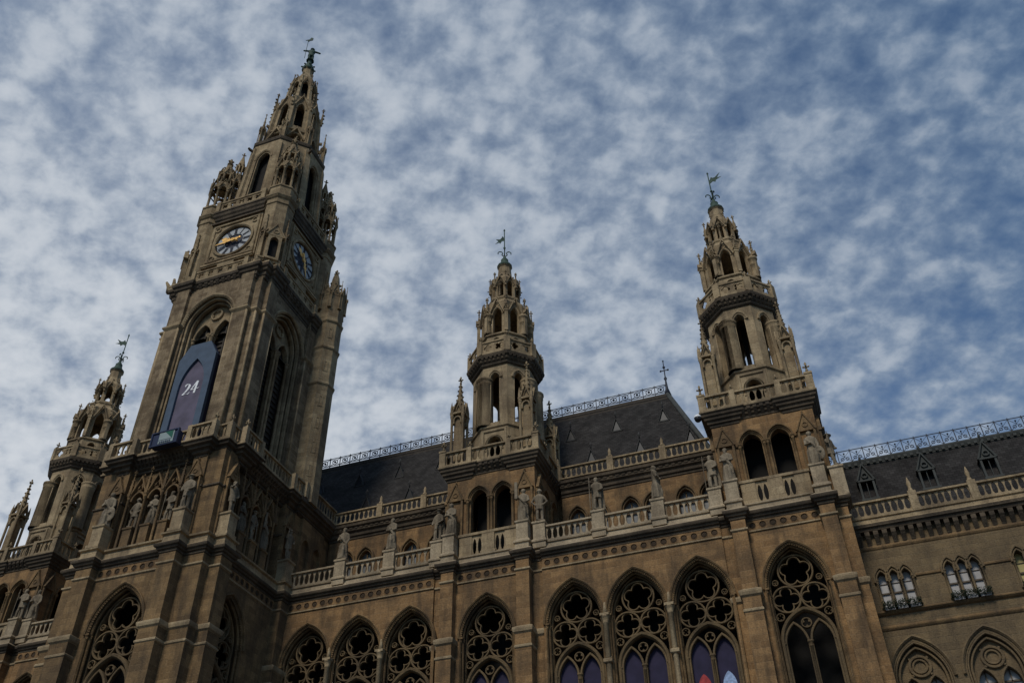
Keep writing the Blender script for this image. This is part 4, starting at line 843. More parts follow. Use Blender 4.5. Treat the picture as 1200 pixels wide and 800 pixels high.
        h.sweep(circ(0, 0, .12, 12), bar(.08, -3.92, -3.78), True); h.ball((0,-3.86,-.62), .16, 6, 1, 1, .4); h.sweep(circ(0, .75, .15, 12), bar(.045, -3.92, -3.87), True); h.build('minute_hand', 'gold', t)
    clock(0, math.radians(292), math.radians(264)); clock(90, math.radians(312), math.radians(160))
    return t
ctower = clock_tower()
for c in kids(ctower):                                      # the clock storey and its turrets stand a little wider than the spire
    if c.name.split('.')[0] in ('corner_turret', 'turret_moulding', 'gallery_slab', 'gallery_parapet', 'corner_pinnacle', 'clock_wall', 'clock_surround', 'clock_dial', 'hour_hand', 'minute_hand', 'stay_wire'):
        c.scale = (1.085, 1.085, 1); c.location = (-.22, 0, 0)

ctower['label'] = 'tall main tower with clock faces, openwork spire and a blue 24 panel'
tower2['label'] = 'slender octagonal tower in the middle, rising in front of the slate hall roof'

# ------------------------------------------------------------------ main block: loggia, terrace wall, hall roof
hall = thing('town_hall', (XM, 1.4, 0), 'gothic revival town hall front with pointed loggia windows and steep slate roof', 'building')
def hb(mb, name, mat, parent=hall):
    mb.M = Matrix.Identity(4); o = mb.build(name, mat, parent); o.location = (-XM, -1.4, 0) if parent is hall else (0, 0, 0); return o
OFF = Matrix.Translation((-XM, -1.4, 0))
class HB(MB):
    """mesh written in world coordinates for a part of the town hall"""
    def build(self, name, mat, parent=hall):
        M = Matrix.Translation((-XM, -1.4, 0)); self.v = [M @ v for v in self.v]; return MB.build(self, name, mat, parent)
def hwarp(x, y, z): return (x-XM, y-1.4, z)
def loggia(x0, x1, cs, peds):
    w = HB(); edges = [x0]+[(a+b)/2 for a, b in zip(cs, cs[1:])]+[x1]
    for i, c in enumerate(cs): 
        wm = MB(); great_window(hall, c, -3.55, 23.45, 1.0, wm, edges[i], edges[i+1], 12.5, 26.98, warp=hwarp)
        o = len(w.v); w.v += wm.v; w.f += [[o+j for j in f] for f in wm.f]; w.sm += wm.sm
    w.box(x0, x1, -3.55, -2.6, 0, 12.5); w.box(x0, x1, -3.55, -2.6, 26.98, 28.05); w.build('loggia_wall', 'warm_sandstone')
    for e in edges[1:-1]:
        c = HB(); column(c, e, -3.66, 14.6, 23.42, .15, 10); c.box(e-.26, e+.26, -3.9, -3.5, 23.36, 23.5); c.mould([(e-.2,-3.84),(e+.2,-3.84),(e+.2,-3.5),(e-.2,-3.5)], [(0,20.7),(.05,20.75),(.05,20.9),(0,20.95)]); c.lathe([(.15,23.5),(.1,24.0),(.06,24.2)], e, -3.62, 6); c.build('loggia_column', 'pale_stone')
    n = round((x1-x0)/.58); frieze(hall, x0+.06, x1-.06, -3.6, n, 0, hwarp); f = HB(); f.box(x0, x1, -3.63, -3.52, 26.9, 26.98); f.build('string_course', 'pale_stone')
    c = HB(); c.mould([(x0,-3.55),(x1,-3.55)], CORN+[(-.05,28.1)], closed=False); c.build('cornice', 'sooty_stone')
    c = HB(); c.mould([(x0,-3.55),(x1,-3.55)], [(.31,28.084),(.28,28.12),(.02,28.3),(-.06,28.62),(.04,28.62),(.06,28.7),(-.5,28.72),(-.5,28.1)], closed=False); c.build('cornice_lit_top', 'bright_stone')  # brighter stone colour stands for sky light on the cornice top
    stops = [x0]+sorted(peds)+[x1]
    for a, b in zip(stops, stops[1:]):
        a2 = a+(.42 if a in peds else .0); b2 = b-(.42 if b in peds else .0)
        if b2-a2 < .8: continue
        d = HB(); balusters(d, a2, b2, -3.42, 28.72, 29.78, max(2, round((b2-a2)/.385))); d.build('balustrade', 'bright_stone')
    for p in peds:
        d = HB(); d.box(p-.42, p+.42, -3.72, -3.1, 28.3, 28.66); d.mould([(p-.42,-3.72),(p+.42,-3.72),(p+.42,-3.1),(p-.42,-3.1)], [(0,28.64),(.07,28.68),(.07,28.78),(-.03,28.9)])
        d.box(p-.38, p+.38, -3.68, -3.14, 28.88, 29.98); d.mould([(p-.38,-3.68),(p+.38,-3.68),(p+.38,-3.14),(p-.38,-3.14)], [(0,29.9),(.06,29.96),(.06,30.08),(0,30.12)]); d.build('pedestal', 'bright_stone')
    # upper wall behind the terrace
    w = HB(); g2 = sorted(c+s for c in cs for s in (-.76, .76)); ed = [x0]+[(a+b)/2 for a, b in zip(g2, g2[1:])]+[x1]
    for i, c in enumerate(g2): w.panel(ed[i], ed[i+1], 28.0, 34.6, arch(c, .55, 30.0, 32.62, .8, 8), 1.4, .45)
    w.build('terrace_wall', 'warm_sandstone')
    for c in g2:
        fr = HB(); fr.sweep(arch(c, .68, 32.5, 32.62, .98, 8), bar(.07, 1.25, 1.42)); fr.sweep(arch(c, .56, 30.0, 32.62, .82, 8), bar(.06, 1.38, 1.55)); fr.box(c-.03, c+.03, 1.66, 1.74, 30, 33.2); fr.box(c-.5, c+.5, 1.66, 1.74, 32.4, 32.46)
        fo = fr.build('terrace_window', 'brown_sandstone')
        pn = MB(); pn.warp = hwarp; pn.box(c-.6, c+.6, 1.78, 1.82, 29.9, 33.5); pn.build('pane', 'dark_glass', fo)
    c = HB(); c.mould([(x0,1.4),(x1,1.4)], [(0,34.4),(.06,34.46),(.06,34.6),(.16,34.66),(.2,34.9),(.34,35.0),(.36,35.2),(.5,35.3),(.52,35.5),(.3,35.62),(-.4,35.66),(-.4,34.4)], closed=False); corbels(c, x0, x1, 1.36, 34.7, 35.3, .36, round((x1-x0)/.42)); c.build('upper_cornice', 'sooty_stone')
    for a, b in zip(stops, stops[1:]):
        if b-a < 1.2: continue
        d = HB(); balusters(d, a+.2, b-.2, 1.1, 35.66, 36.62, max(2, round((b-a-.4)/.39)), .18); d.build('upper_balustrade', 'pale_stone')
    for p in peds:
        d = HB(); d.box(p-.22, p+.22, .9, 1.32, 35.6, 36.72); d.lathe([(.24,36.72),(.16,36.85),(.09,37.0),(.12,37.2),(.02,37.45)], p, 1.1, 6); d.build('upper_post', 'pale_stone')
RB = (-13.87, -10.22, -6.55); LB = (-31.25, -27.72, -24.2); WB = tuple(2*XM-x for x in LB)[::-1]
RP = [T2X+3.42, -12.02, -8.36, T3X-3.46]; LP = [-29.45, -25.92, T2X-3.42]; WP = sorted(2*XM-x for x in LP)
loggia(T2X+3.5, T3X-3.5, RB, RP); loggia(XM+5.1, T2X-3.5, LB, LP); loggia(T1X+3.5, XM-5.1, sorted(WB), WP)
f = HB()
for a, b in ((T2X+3.5, T3X-3.5), (XM+5.1, T2X-3.5), (T1X+3.5, XM-5.1)): f.box(a, b, .6, .8, 0, 27.6)
f.build('loggia_shade_sheet', 'shade_black')  # near-black sheets, painted shade behind the loggia tracery
f = HB(); f.box(T1X-8, T3X+3.3, -2.65, 1.5, 27.7, 28.06); f.build('terrace_floor', 'pale_stone')
w = HB(); w.box(T1X-8, T3X-3.6, 1.9, 14, 0, 35.5); w.box(T3X-3.6, T3X+3.6, 1.9, 14, 0, 27.0); w.box(T3X-3.3, T3X+3.4, 1.35, 1.9, 0, 35); w.build('hall_wall', 'brown_sandstone')
# roof
def slope(z): return 2.3+(z-35.4)/10.5*5.7
r = HB(); XR, XL = -4.9, 2*XM+4.9; RR, RL = -8.45, 2*XM+8.45
r.frustum([(XL,2.3),(XR,2.3),(XR,14.3),(XL,14.3)], 35.4, [(RL,8.0),(RR,8.0),(RR,8.6),(RL,8.6)], 45.9); roof = r.build('roof', 'slate')
d = MB(); d.warp = hwarp; d.box(RL-.1, RR+.1, 7.86, 8.74, 45.7, 45.98); d.box(RL-.1, RR+.1, 7.7, 8.9, 45.35, 45.5); d.build('ridge_moulding', 'louvre_wood', roof)
for s in (0, 1):
    a, b = ((RR, XR), (RL, XL))[s]; d = MB(); d.warp = hwarp; d.tube([(a, 8.0, 45.95), (b, 2.3, 35.45)], .2, 6); d.build('hip_flashing', 'verdigris_sheet', roof)
rl = MB(); rl.warp = hwarp; n = 62; x0 = RL; w_ = (RR-RL)/n
for y in (8.02,):
    for z in (46.02, 46.2, 46.92): rl.box(RL, RR, y-.025, y+.025, z, z+.05)
    for i in range(n+1):
        u = x0+i*w_; rl.box(u-.03, u+.03, y-.03, y+.03, 45.95, 47.05)
        if i < n and u > -44:
            c = u+w_/2; rl.sweep(circ(c, 46.57, .24, 12), bar(.028, y-.025, y+.025), True); rl.ball((c, y, 46.57), .11, 4); rl.tube([(u, y, 46.22), (c-.17, y, 46.4)], .025, 4); rl.tube([(u+w_, y, 46.22), (c+.17, y, 46.4)], .025, 4); rl.tube([(u, y, 46.92), (c-.17, y, 46.74)], .025, 4); rl.tube([(u+w_, y, 46.92), (c+.17, y, 46.74)], .025, 4)
rl.build('ridge_railing', 'iron', roof)
fi = MB(); fi.warp = hwarp; fi.lathe([(.3,45.9),(.12,46.6),(.06,47.4),(.14,47.6),(.05,47.8),(.035,49.4)], RR, 8.1, 8)
fi.box(RR-.3, RR+.3, 8.07, 8.13, 48.4, 48.46)
for u in (-.3, .3): fi.ball((RR+u, 8.1, 48.43), .09, 4)
fi.ball((RR, 8.1, 48.75), .12, 5); fi.ball((RR, 8.1, 49.4), .08, 4); fi.build('ridge_finial', 'iron', roof)
dorm = None
def lucarne(x, z):
    y = slope(z); d = MB(); d.warp = hwarp
    d.add([(x-.4,y,z),(x+.4,y,z),(x,y,z+1.05),(x,slope(z+1.05)+.05,z+1.05),(x-.4,y+.05,z),(x+.4,y+.05,z)], [(0,2,3,4),(1,5,3,2),(0,1,2)])
    d.sweep([(x+.42, z-.05), (x, z+1.1), (x-.42, z-.05)], bar(.04, y-.12, y+.08)); d.box(x-.44, x+.44, y-.1, y+.1, z-.1, z)
    d.lathe([(.06,z+1.1),(.05,z+1.4),(.1,z+1.5),(.02,z+1.75)], x, y-.05, 5); d.box(x-.16, x+.16, y-.08, y-.03, z+1.48, z+1.54)
    o = d.build('dormer', 'lead_sheet', roof); d = MB(); d.warp = hwarp; d.add([(x-.3,y-.05,z),(x+.3,y-.05,z),(x,y-.05,z+.85),(x-.3,y-.02,z),(x+.3,y-.02,z),(x,y-.02,z+.85)], [(0,1,2),(5,4,3),(0,3,4,1),(1,4,5,2),(2,5,3,0)]); d.build('dormer_shade_plate', 'lamp_black', roof)  # black triangle paints the shade inside the dormer
    return o
for i in range(9):
    x = -6.7-3.66*i
    if x > -41: lucarne(x, 38.45)
    if -41 < x-1.95: lucarne(x-2.0, 42.1)

# ------------------------------------------------------------------ office wing on the right
wing = thing('office_wing', (2.0, -1.2, 0), 'lower wing on the right with triple windows, flower boxes and railing on its roof', 'building')
class WB_(MB):
    def build(self, name, mat, parent=wing):
        M = Matrix.Translation((-2.0, 1.2, 0)); self.v = [M @ v for v in self.v]; return MB.build(self, name, mat, parent)
def wwarp(x, y, z): return (x-2.0, y+1.2, z)
WX0, WX1 = 2.0, 24.2; WC = [3.45+3.43*i for i in range(6)]; WY = -1.2
w = WB_(); ed = [WX0]+[(a+b)/2 for a, b in zip(WC, WC[1:])]+[WX1]
for i, c in enumerate(WC):
    e = [ed[i], c-.31, c+.31, ed[i+1]]
    for k in range(3): w.panel(e[k], e[k+1], 21.6, 26.0, arch(c+(k-1)*.62, .265, 22.5, 23.98, .46, 8), WY, .5, center=(c+(k-1)*.62, 23.3))
    w.panel(ed[i], ed[i+1], 13.0, 21.6, arch(c, 1.32, 13.5, 18.55, 1.95, 12), WY, .4, True)
w.box(WX0, WX1, WY, .5, 0, 13.0); w.box(WX0, WX1, WY, .5, 26.0, 27.4); w.box(WX0, WX1, -.2, 12, 0, 27.4); w.build('wall', 'wing_stone')
c = WB_()
for z, o_ in ((21.3, .1), (22.12, .18), (25.85, .08)): c.mould([(WX0,WY),(WX1,WY)], [(0,z-.12),(o_*.6,z-.06),(o_,z+.02),(o_,z+.08),(0,z+.18)], closed=False)
for i in range(len(WC)-1): c.mould([(WC[i]+1.0,WY),(WC[i+1]-1.0,WY)], [(0,23.9),(.07,23.95),(.07,24.04),(0,24.1)], closed=False)
c.build('string_course', 'brown_sandstone')
for i, cx in enumerate(WC):
    f = WB_()
    for k in (-1, 0, 1): f.sweep(arch(cx+k*.62, .4, 23.85, 23.98, .7, 8), bar(.055, WY-.14, WY+.02)); f.sweep(arch(cx+k*.62, .3, 23.9, 23.98, .53, 8), bar(.045, WY-.08, WY+.05))
    for k in (-1.5, -.5, .5, 1.5): column(f, cx+k*.62, WY-.02, 22.4, 24.02, .07, 8)
    fo = f.build('triple_window', 'wing_stone')
    for k in (-1, 0, 1):
        p = MB(); p.warp = wwarp; p.box(cx+k*.62-.26, cx+k*.62+.26, WY+.34, WY+.38, 22.4, 24.5); p.build('pane', 'yellow_glass' if i == 2 and k < 1 else 'curtain_glass', fo)  # two panes of the third window in flat yellow
    p = MB(); p.warp = wwarp
    for k in (-1, 0, 1):
        p.box(cx+k*.62-.25, cx+k*.62+.25, WY+.26, WY+.33, 23.28, 23.36); p.box(cx+k*.62-.25, cx+k*.62+.25, WY+.3, WY+.33, 23.85, 23.88)
        for s in (-1, 1): p.box(cx+k*.62+s*.22-.025, cx+k*.62+s*.22+.025, WY+.26, WY+.33, 22.5, 24.4)
    p.build('window_bars', 'window_frame', fo)
    f = WB_(); y = WY
    f.sweep(arch(cx, 1.5, 18.55, 18.55, 2.2, 12), [(.08,y+.02),(.08,y-.1),(0,y-.14),(-.08,y-.06),(-.1,y+.02)]); f.sweep(arch(cx, 1.3, 13.5, 18.55, 1.92, 12), bar(.07, y+.0, y+.2)); f.sweep(arch(cx, 1.13, 13.5, 18.55, 1.68, 12), bar(.06, y+.14, y+.36))
    for s in (-1, 1):
        f.panel(*sorted((cx, cx+s*1.32)), 13.0, 20.6, arch(cx+s*.56, .42, 13.5, 17.95, .78, 8), y+.36, .25, center=(cx+s*.56, 16)); f.sweep(arch(cx+s*.56, .47, 17.9, 17.95, .86, 8), bar(.05, y+.26, y+.4))
    f.sweep(circ(cx, 19.3, .5, 24), bar(.07, y+.24, y+.4), True); f.sweep(circ(cx, 19.3, .33, 24), bar(.05, y+.26, y+.4), True)
    for k in range(4): a = PI/4+k*PI/2; f.ball((cx+.62*math.cos(a), y+.34, 19.3+.6*math.sin(a)), .09, 4)
    fo = f.build('blind_arch', 'wing_stone')
    p = MB(); p.warp = wwarp
    for s in (-1, 1): p.box(cx+s*.56-.5, cx+s*.56+.5, y+.66, y+.7, 13.3, 18.9)
    p.build('pane', 'curtain_glass', fo)
    p = MB(); p.warp = wwarp
    for s in (-1, 1):
        p.box(cx+s*.56-.03, cx+s*.56+.03, y+.58, y+.65, 13.4, 18.8); p.box(cx+s*.56-.5, cx+s*.56+.5, y+.58, y+.65, 18.1, 18.18)
    p.build('window_bars', 'window_frame', fo)
c = WB_(); c.mould([(WX0,WY),(WX1,WY)], [(0,26.72),(.34,26.76),(.38,26.9),(.48,26.96),(.5,27.12),(0,27.13)], closed=False); corbels(c, WX0, WX1, WY-.02, 25.98, 26.74, .33, round((WX1-WX0)/.46)); c.build('corbel_cornice', 'sooty_stone')
c = WB_(); c.mould([(WX0,WY),(WX1,WY)], [(0,27.135),(.49,27.135),(.46,27.18),(.28,27.28),(.26,27.5),(.34,27.54),(.34,27.62),(0,27.68)], closed=False); c.build('cornice_lit_top', 'pale_stone')  # pale top, the sky's light on it put into the colour
PX = [5.62+3.13*i for i in range(6)]; st = [WX0]+PX
for a, b in zip(st, st[1:]):
    d = WB_(); balusters(d, a+.2, b-.2, WY-.1, 27.66, 28.66, round((b-a-.4)/.34), .2); d.build('balustrade', 'pale_stone')
for i, p in enumerate(PX):
    d = WB_(); d.box(p-.22, p+.22, WY-.34, WY+.1, 27.64, 28.78); d.lathe([(.24,28.78),(.14,28.9),(.09,29.1),(.14,29.3),(.1,29.45),(.02,29.75)], p, WY-.1, 6); d.build('balustrade_post', 'pale_stone')
def wslope(z): return -.1+(z-27.5)/5.9*2.4
r = WB_(); r.frustum([(WX0-.4,-.1),(WX1,-.1),(WX1,10),(WX0-.4,10)], 27.5, [(WX0-.4,2.3),(WX1,2.3),(WX1,7.6),(WX0-.4,7.6)], 33.4); wroof = r.build('roof', 'slate')
d = MB(); d.warp = wwarp; d.mould([(WX0-.4,2.3),(WX1,2.3)], [(.18,32.95),(.22,33.0),(.12,33.1),(.2,33.34),(.2,33.44),(-.3,33.46),(-.3,33.0)], closed=False)
for i in range(60): u = WX0-.2+i*.37; d.box(u, u+.18, 1.98, 2.12, 33.02, 33.2)
d.build('roof_moulding', 'verdigris_sheet', wroof)
rl = MB(); rl.warp = wwarp; y = 2.3
for z in (33.5, 34.36): rl.box(WX0-.4, WX1, y-.02, y+.02, z, z+.045)
for i in range(29):
    u = WX0-.3+i*.78; rl.box(u-.025, u+.025, y-.025, y+.025, 33.44, 34.46); c = u+.39
    rl.tube([(u, y, 33.55), (c, y, 33.95), (u+.78, y, 33.55)], .018, 4); rl.tube([(u, y, 34.36), (c, y, 33.95), (u+.78, y, 34.36)], .018, 4); rl.tube([(c, y, 33.95), (c, y, 34.2)], .018, 4); rl.ball((c, y, 34.18), .06, 4)
    for s in (-1, 1): rl.sweep(circ(c+s*.15, 33.8, .1, 8), bar(.018, y-.02, y+.02), True)
rl.build('roof_railing', 'iron', wroof)
for x in (3.6, 7.03, 10.46, 13.9, 17.3, 20.7):
    z = 30.05; y = wslope(z)-.02; d = MB(); d.warp = wwarp; yb = wslope(z+1.2)
    for s in (-1, 1): d.box(x+s*.4-.06, x+s*.4+.06, y-.12, yb, z-.1, z+1.15)
    d.box(x-.02, x+.02, y-.05, y+.05, z, z+1.1); d.box(x-.52, x+.52, y-.16, y+.1, z-.18, z-.06); d.box(x-.48, x+.48, y-.16, y+.1, z+1.1, z+1.2)
    d.sweep([(x+.5, z+1.15), (x, z+2.3), (x-.5, z+1.15)], bar(.065, y-.16, y+.06)); d.add([(x-.55,y-.04,z+1.15),(x+.55,y-.04,z+1.15),(x,y-.04,z+2.2),(x,wslope(z+2.2),z+2.2),(x-.55,wslope(z+1.15),z+1.15),(x+.55,wslope(z+1.15),z+1.15)], [(0,1,2),(0,2,3,4),(1,5,3,2)])
    d.sweep(circ(x, z+1.5, .16, 12), bar(.04, y-.14, y), True); d.lathe([(.05,z+2.2),(.04,z+2.6),(.09,z+2.7),(.01,z+2.95)], x, y-.06, 5)
    do = d.build('dormer', 'verdigris_sheet', wroof)
    # (its shutter leaf is the dark board between the jambs)

# flower boxes
nth = ('nearest the corner tower', 'between the first and third windows', 'of the third triple window', )
pos = ('left', 'middle', 'right')
for i in range(3):
    for k in range(3):
        x = WC[i]+(k-1)*.64; t = thing('flower_box', (x, WY-.2, 22.2), 'flower box under the %s pane of the triple window %s' % (pos[k], ('beside the right tower', 'second from the right tower', 'third from the right tower')[i]), 'flower box', 'flower boxes on the wing window sills')
        b = MB(); b.frustum([(-.25,-.09),(.25,-.09),(.25,.1),(-.25,.1)], 0, [(-.27,-.11),(.27,-.11),(.27,.12),(-.27,.12)], .17); b.build('trough', 'trough_white', t)
        b = MB(); rnd = random.Random(i*7+k)
        for _ in range(420):
            u, v, q = rnd.uniform(-.34,.34), rnd.uniform(-.27,.12), rnd.uniform(.06,.52)*(1-.3*abs(rnd.gauss(0,.5))); s = rnd.uniform(.03,.075); a, e = rnd.uniform(0,6.3), rnd.uniform(-1,1)
            d1 = Vector((math.cos(a)*math.cos(e), math.sin(a)*math.cos(e), math.sin(e))); d2 = d1.orthogonal().normalized(); p = Vector((u, v, q))
            b.add([p-d1*s, p+d2*s*.45, p+d1*s, p-d2*s*.45], [(0,1,2,3)])
        b.build('foliage', 'leaf', t)

# ------------------------------------------------------------------ statues
def statue_mesh(name, kind, seed, mat='statue_stone', arms=None, prop=None, voxel=.034, head='hair'):
    """one carved figure 2.35 m high on a thin plinth, fused into a single surface"""
    rnd = random.Random(seed); mb = MB(); lean = rnd.uniform(-.05, .05)
    def cx(z): return lean*math.sin(z*1.7)
    def rings(prof, folds, amp, n=28, y0=0.):
        vs = []; fs = []; ph = rnd.uniform(0, 6)
        for rx, ry, z in prof:
            for i in range(n):
                a = 2*PI*i/n; k = 1+amp*max(0, min(1, (1.75-z)/1.2))*(math.sin(folds*a+ph+z*1.1)+.5*math.sin((folds*2-3)*a-ph*2+z*2))
                vs.append((cx(z)+rx*k*math.cos(a), y0+ry*k*math.sin(a), z))
        m = len(prof)
        for q in range(m-1):
            for i in range(n): j = (i+1) % n; fs.append((q*n+i, q*n+j, (q+1)*n+j, (q+1)*n+i))
        fs.append(tuple(range(n-1,-1,-1))); fs.append(tuple((m-1)*n+i for i in range(n))); mb.add(vs, fs)
    torso = [(.27,.2,1.1),(.24,.18,1.3),(.28,.2,1.55),(.32,.2,1.75),(.33,.18,1.86),(.22,.14,1.95),(.1,.1,2.0),(.085,.09,2.06)]
    mb.lathe([(.36,0),(.36,.08)], 0, 0, 8, PI/8)
    if kind == 'robe':
        rings([(.36,.32,.05),(.34,.29,.35),(.31,.26,.7),(.31,.25,.95)]+torso, rnd.choice((7, 8, 9)), .1)
        mb.tube([(cx(1.7)-.3, -.12, 1.8), (.05, -.24, 1.35), (.28, -.18, 1.0), (.3, -.1, .5)], [.07,.09,.08,.05], 6)      # swag of cloth
        mb.tube([(.1, -.24, .1), (.13, -.3, .6), (.08, -.24, 1.0)], [.12,.12,.1], 7)                                     # advanced knee
    else:
        for s, f in ((-1, -.1), (1, .02)): mb.tube([(s*.15, f-.02, .06), (s*.15, f*1.2, .55), (s*.12, 0, 1.08)], [.085,.105,.14], 8); mb.ball((s*.16, f-.1, .11), .1, 6, .6, .8, 1.6)
        rings([(.27,.22,.86),(.25,.2,1.0)]+torso, 9, .07)
        if kind == 'cloak':
            mb.add([(-.36,.12,1.85),(.36,.12,1.85),(.45,.22,.2),(-.4,.2,.15),(-.34,.26,1.85),(.34,.26,1.85),(.4,.34,.2),(-.36,.32,.15)], [(0,1,2,3),(7,6,5,4),(0,4,5,1),(1,5,6,2),(2,6,7,3),(3,7,4,0)])
    hx = cx(2.1); mb.ball((hx, -.02, 2.17), .135, 10, 1.25, .92, 1.05); mb.ball((hx, -.15, 2.15), .03, 5, 1.6)
    mb.ball((hx, -.1, 2.08), .06, 5, .8) 
    if head == 'hair': mb.ball((hx, .02, 2.21), .155, 8, 1.05, 1.05, 1.05); mb.ball((hx, .09, 2.05), .11, 6, 1.4)
    if head == 'beard': mb.ball((hx, .01, 2.22), .15, 8, 1); mb.ball((hx, -.11, 2.02), .085, 6, 1.5)
    if head == 'helmet': mb.lathe([(.16,2.16),(.17,2.24),(.13,2.34),(.03,2.4)], hx, 0, 10); mb.lathe([(.21,2.17),(.2,2.2)], hx, 0, 10); mb.ball((hx, .05, 2.4), .07, 6, 1, .6, 2)
    if head == 'hat': mb.lathe([(.26,2.22),(.25,2.26)], hx, 0, 12); mb.lathe([(.16,2.22),(.14,2.36),(.05,2.4)], hx, 0, 10)
    A = arms or ((-.34,-.2,1.35, -.1,-.3,1.4), (.36,-.05,1.4, .3,-.2,1.1))
    for s, (ex, ey, ez, wx, wy, wz) in zip((-1, 1), A): mb.tube([(s*.27, 0, 1.83), (ex, ey, ez), (wx, wy, wz)], [.1,.085,.06], 7); mb.ball((wx, wy, wz), .07, 6)
    if prop == 'slab': mb.box(-.5, -.3, -.34, -.22, 1.5, 2.75)
    if prop == 'shield': mb.ball((.34, -.18, .75), .3, 10, 1.6, 1, .3); mb.ball((.34, -.28, .8), .09, 6)
    if prop == 'staff': mb.tube([(A[0][3]-.02, A[0][4], .08), (A[0][3], A[0][4], 2.3)], .035, 6)
    if prop == 'sword': mb.tube([(A[1][3], A[1][4]-.02, 1.25), (A[1][3], A[1][4]-.05, .1)], [.04,.03], 6); mb.box(A[1][3]-.12, A[1][3]+.12, A[1][4]-.05, A[1][4]+.02, 1.08, 1.13)
    if prop == 'book': mb.box(-.22, .02, -.36, -.28, 1.32, 1.62)
    if prop == 'pole': mb.tube([(A[0][3], A[0][4], .06), (A[0][3], A[0][4], 3.6)], .03, 6)
    o = mb.build(name, mat); md = o.modifiers.new('fuse', 'REMESH'); md.mode = 'VOXEL'; md.voxel_size = voxel; md.use_smooth_shade = True
    dg = bpy.context.evaluated_depsgraph_get(); me = bpy.data.meshes.new_from_object(o.evaluated_get(dg)); o.modifiers.clear(); old = o.data; o.data = me; bpy.data.meshes.remove(old)
    if not me.materials: me.materials.append(MAT[mat])
    mesh = o.data; bpy.data.objects.remove(o); return mesh
RAISE = ((-.42,-.12,1.55, -.4,-.24,1.95), (.36,-.1,1.45, .16,-.28,1.3)); FOLD = ((-.36,-.12,1.45, .08,-.3,1.45), (.36,-.12,1.42, -.08,-.3,1.35)); AKIM = ((-.5,0,1.45, -.25,-.12,1.15), (.48,0,1.45, .25,-.12,1.2)); HEADUP = ((-.36,-.3,1.75, -.12,-.22,2.15), (.36,-.1,1.42, .2,-.26,1.2))
SM = dict(robe_slab=statue_mesh('robed', 'robe', 1, arms=RAISE, prop='slab', head='hair'), robe_fold=statue_mesh('robed', 'robe', 2, arms=FOLD, head='hair'), robe_book=statue_mesh('robed', 'robe', 5, arms=FOLD, prop='book', head='beard'),
          robe_shield=statue_mesh('robed', 'robe', 8, prop='shield', head='hair'), soldier=statue_mesh('soldier', 'legs', 3, arms=AKIM, head='helmet'), cloak=statue_mesh('cloaked', 'cloak', 4, arms=((-.4,-.05,1.45,-.3,-.25,1.2),(.38,-.1,1.42,.1,-.28,1.2)), prop='sword', head='hat'),
          herald=statue_mesh('herald', 'cloak', 6, arms=RAISE, prop='staff', head='beard'), bent=statue_mesh('bent', 'legs', 9, arms=HEADUP, head='hair'), robe_plain=statue_mesh('robed', 'robe', 12, head='beard'), worker=statue_mesh('worker', 'legs', 14, arms=RAISE, prop='staff', head='hat'))
def statue(kind, x, y, z, label, rz=0., s=1., group='stone statues along the parapets'):
    o = bpy.data.objects.new('statue', SM[kind]); COL.objects.link(o); o.location = (x, y, z); o.rotation_euler = (0, 0, math.radians(rz)); o.scale = (s, s, s); tag(o, label, 'statue', group); return o
for tx, kinds, where in ((T2X, ('robe_fold', 'robe_slab', 'cloak', 'soldier'), 'middle tower'), (T3X, ('robe_book', 'robe_shield', 'herald', 'worker'), 'right tower'), (T1X, ('robe_book', 'herald', 'robe_fold', 'robe_plain'), 'far left tower')):
    d = {'middle tower': ('robed statue with folded arms on the tall pedestal left of the middle tower arches', 'robed statue holding a tall upright slab, right of the middle tower arches', 'cloaked statue on the parapet at the left foot of the middle tower', 'helmeted soldier statue with hands on hips at the right foot of the middle tower'),
         'right tower': ('bearded robed statue with a book left of the right tower arches', 'robed statue resting a shield beside her, right of the right tower arches', 'cloaked statue with staff on the parapet at the left foot of the right tower', 'statue with hat half hidden at the right corner of the right tower'),
         'far left tower': (None, 'cloaked statue with staff beside the dark arches of the far left tower', None, 'bearded robed statue on the parapet between far left tower and clock tower')}[where]
    if d[0]: statue(kinds[0], tx-2.45, -3.66, 30.2, d[0], rz=-6)
    statue(kinds[1], tx+2.45, -3.66, 30.2, d[1], rz=8)
    if d[2]: statue(kinds[2], tx-3.44, -3.42, 30.12, d[2], rz=-10, s=.98)
    if where != 'right tower': statue(kinds[3], tx+3.44, -3.42, 30.12, d[3], rz=12, s=.98)
    else:
        pd = MB(); pd.box(3.06, 3.8, -3.45, -2.7, 28.3, 30.05); pd.mould([(3.06,-3.45),(3.8,-3.45),(3.8,-2.7),(3.06,-2.7)], [(0,29.95),(.07,30.02),(.07,30.14),(0,30.18)]); pd.build('pedestal', 'bright_stone', tower3)
        statue(kinds[3], tx+3.44, -3.08, 30.18, d[3], rz=60, s=.98)
for x, k, l, a in ((-29.45, 'robe_plain', 'bearded robed statue on the left loggia parapet, nearest the clock tower', 5), (-25.92, 'robe_book', 'robed statue with a book, second on the left loggia parapet', -8), (-12.02, 'herald', 'statue with staff on the right loggia parapet, nearer the middle tower', 4), (-8.36, 'robe_fold', 'robed statue with folded arms on the right loggia parapet, nearer the right tower', 95)):
    statue(k, x, -3.42, 30.12, l, a)
for u, k, l in ((-2.97, 'robe_shield', 'shield bearing statue on the left corner pedestal of the clock tower front'), (2.97, 'cloak', 'cloaked statue on the right corner pedestal of the clock tower front')): statue(k, XM+u, YM-5.82, 30.58, l, 8, 1.06)
for u, k, l in ((-3.75, 'bent', 'statue with raised arms on the near corner pedestal of the clock tower flank'), (2.97, 'worker', 'standing statue at the rear corner pedestal of the clock tower flank')): statue(k, XM+5.22, YM-.6+u, 30.58, l, 80)
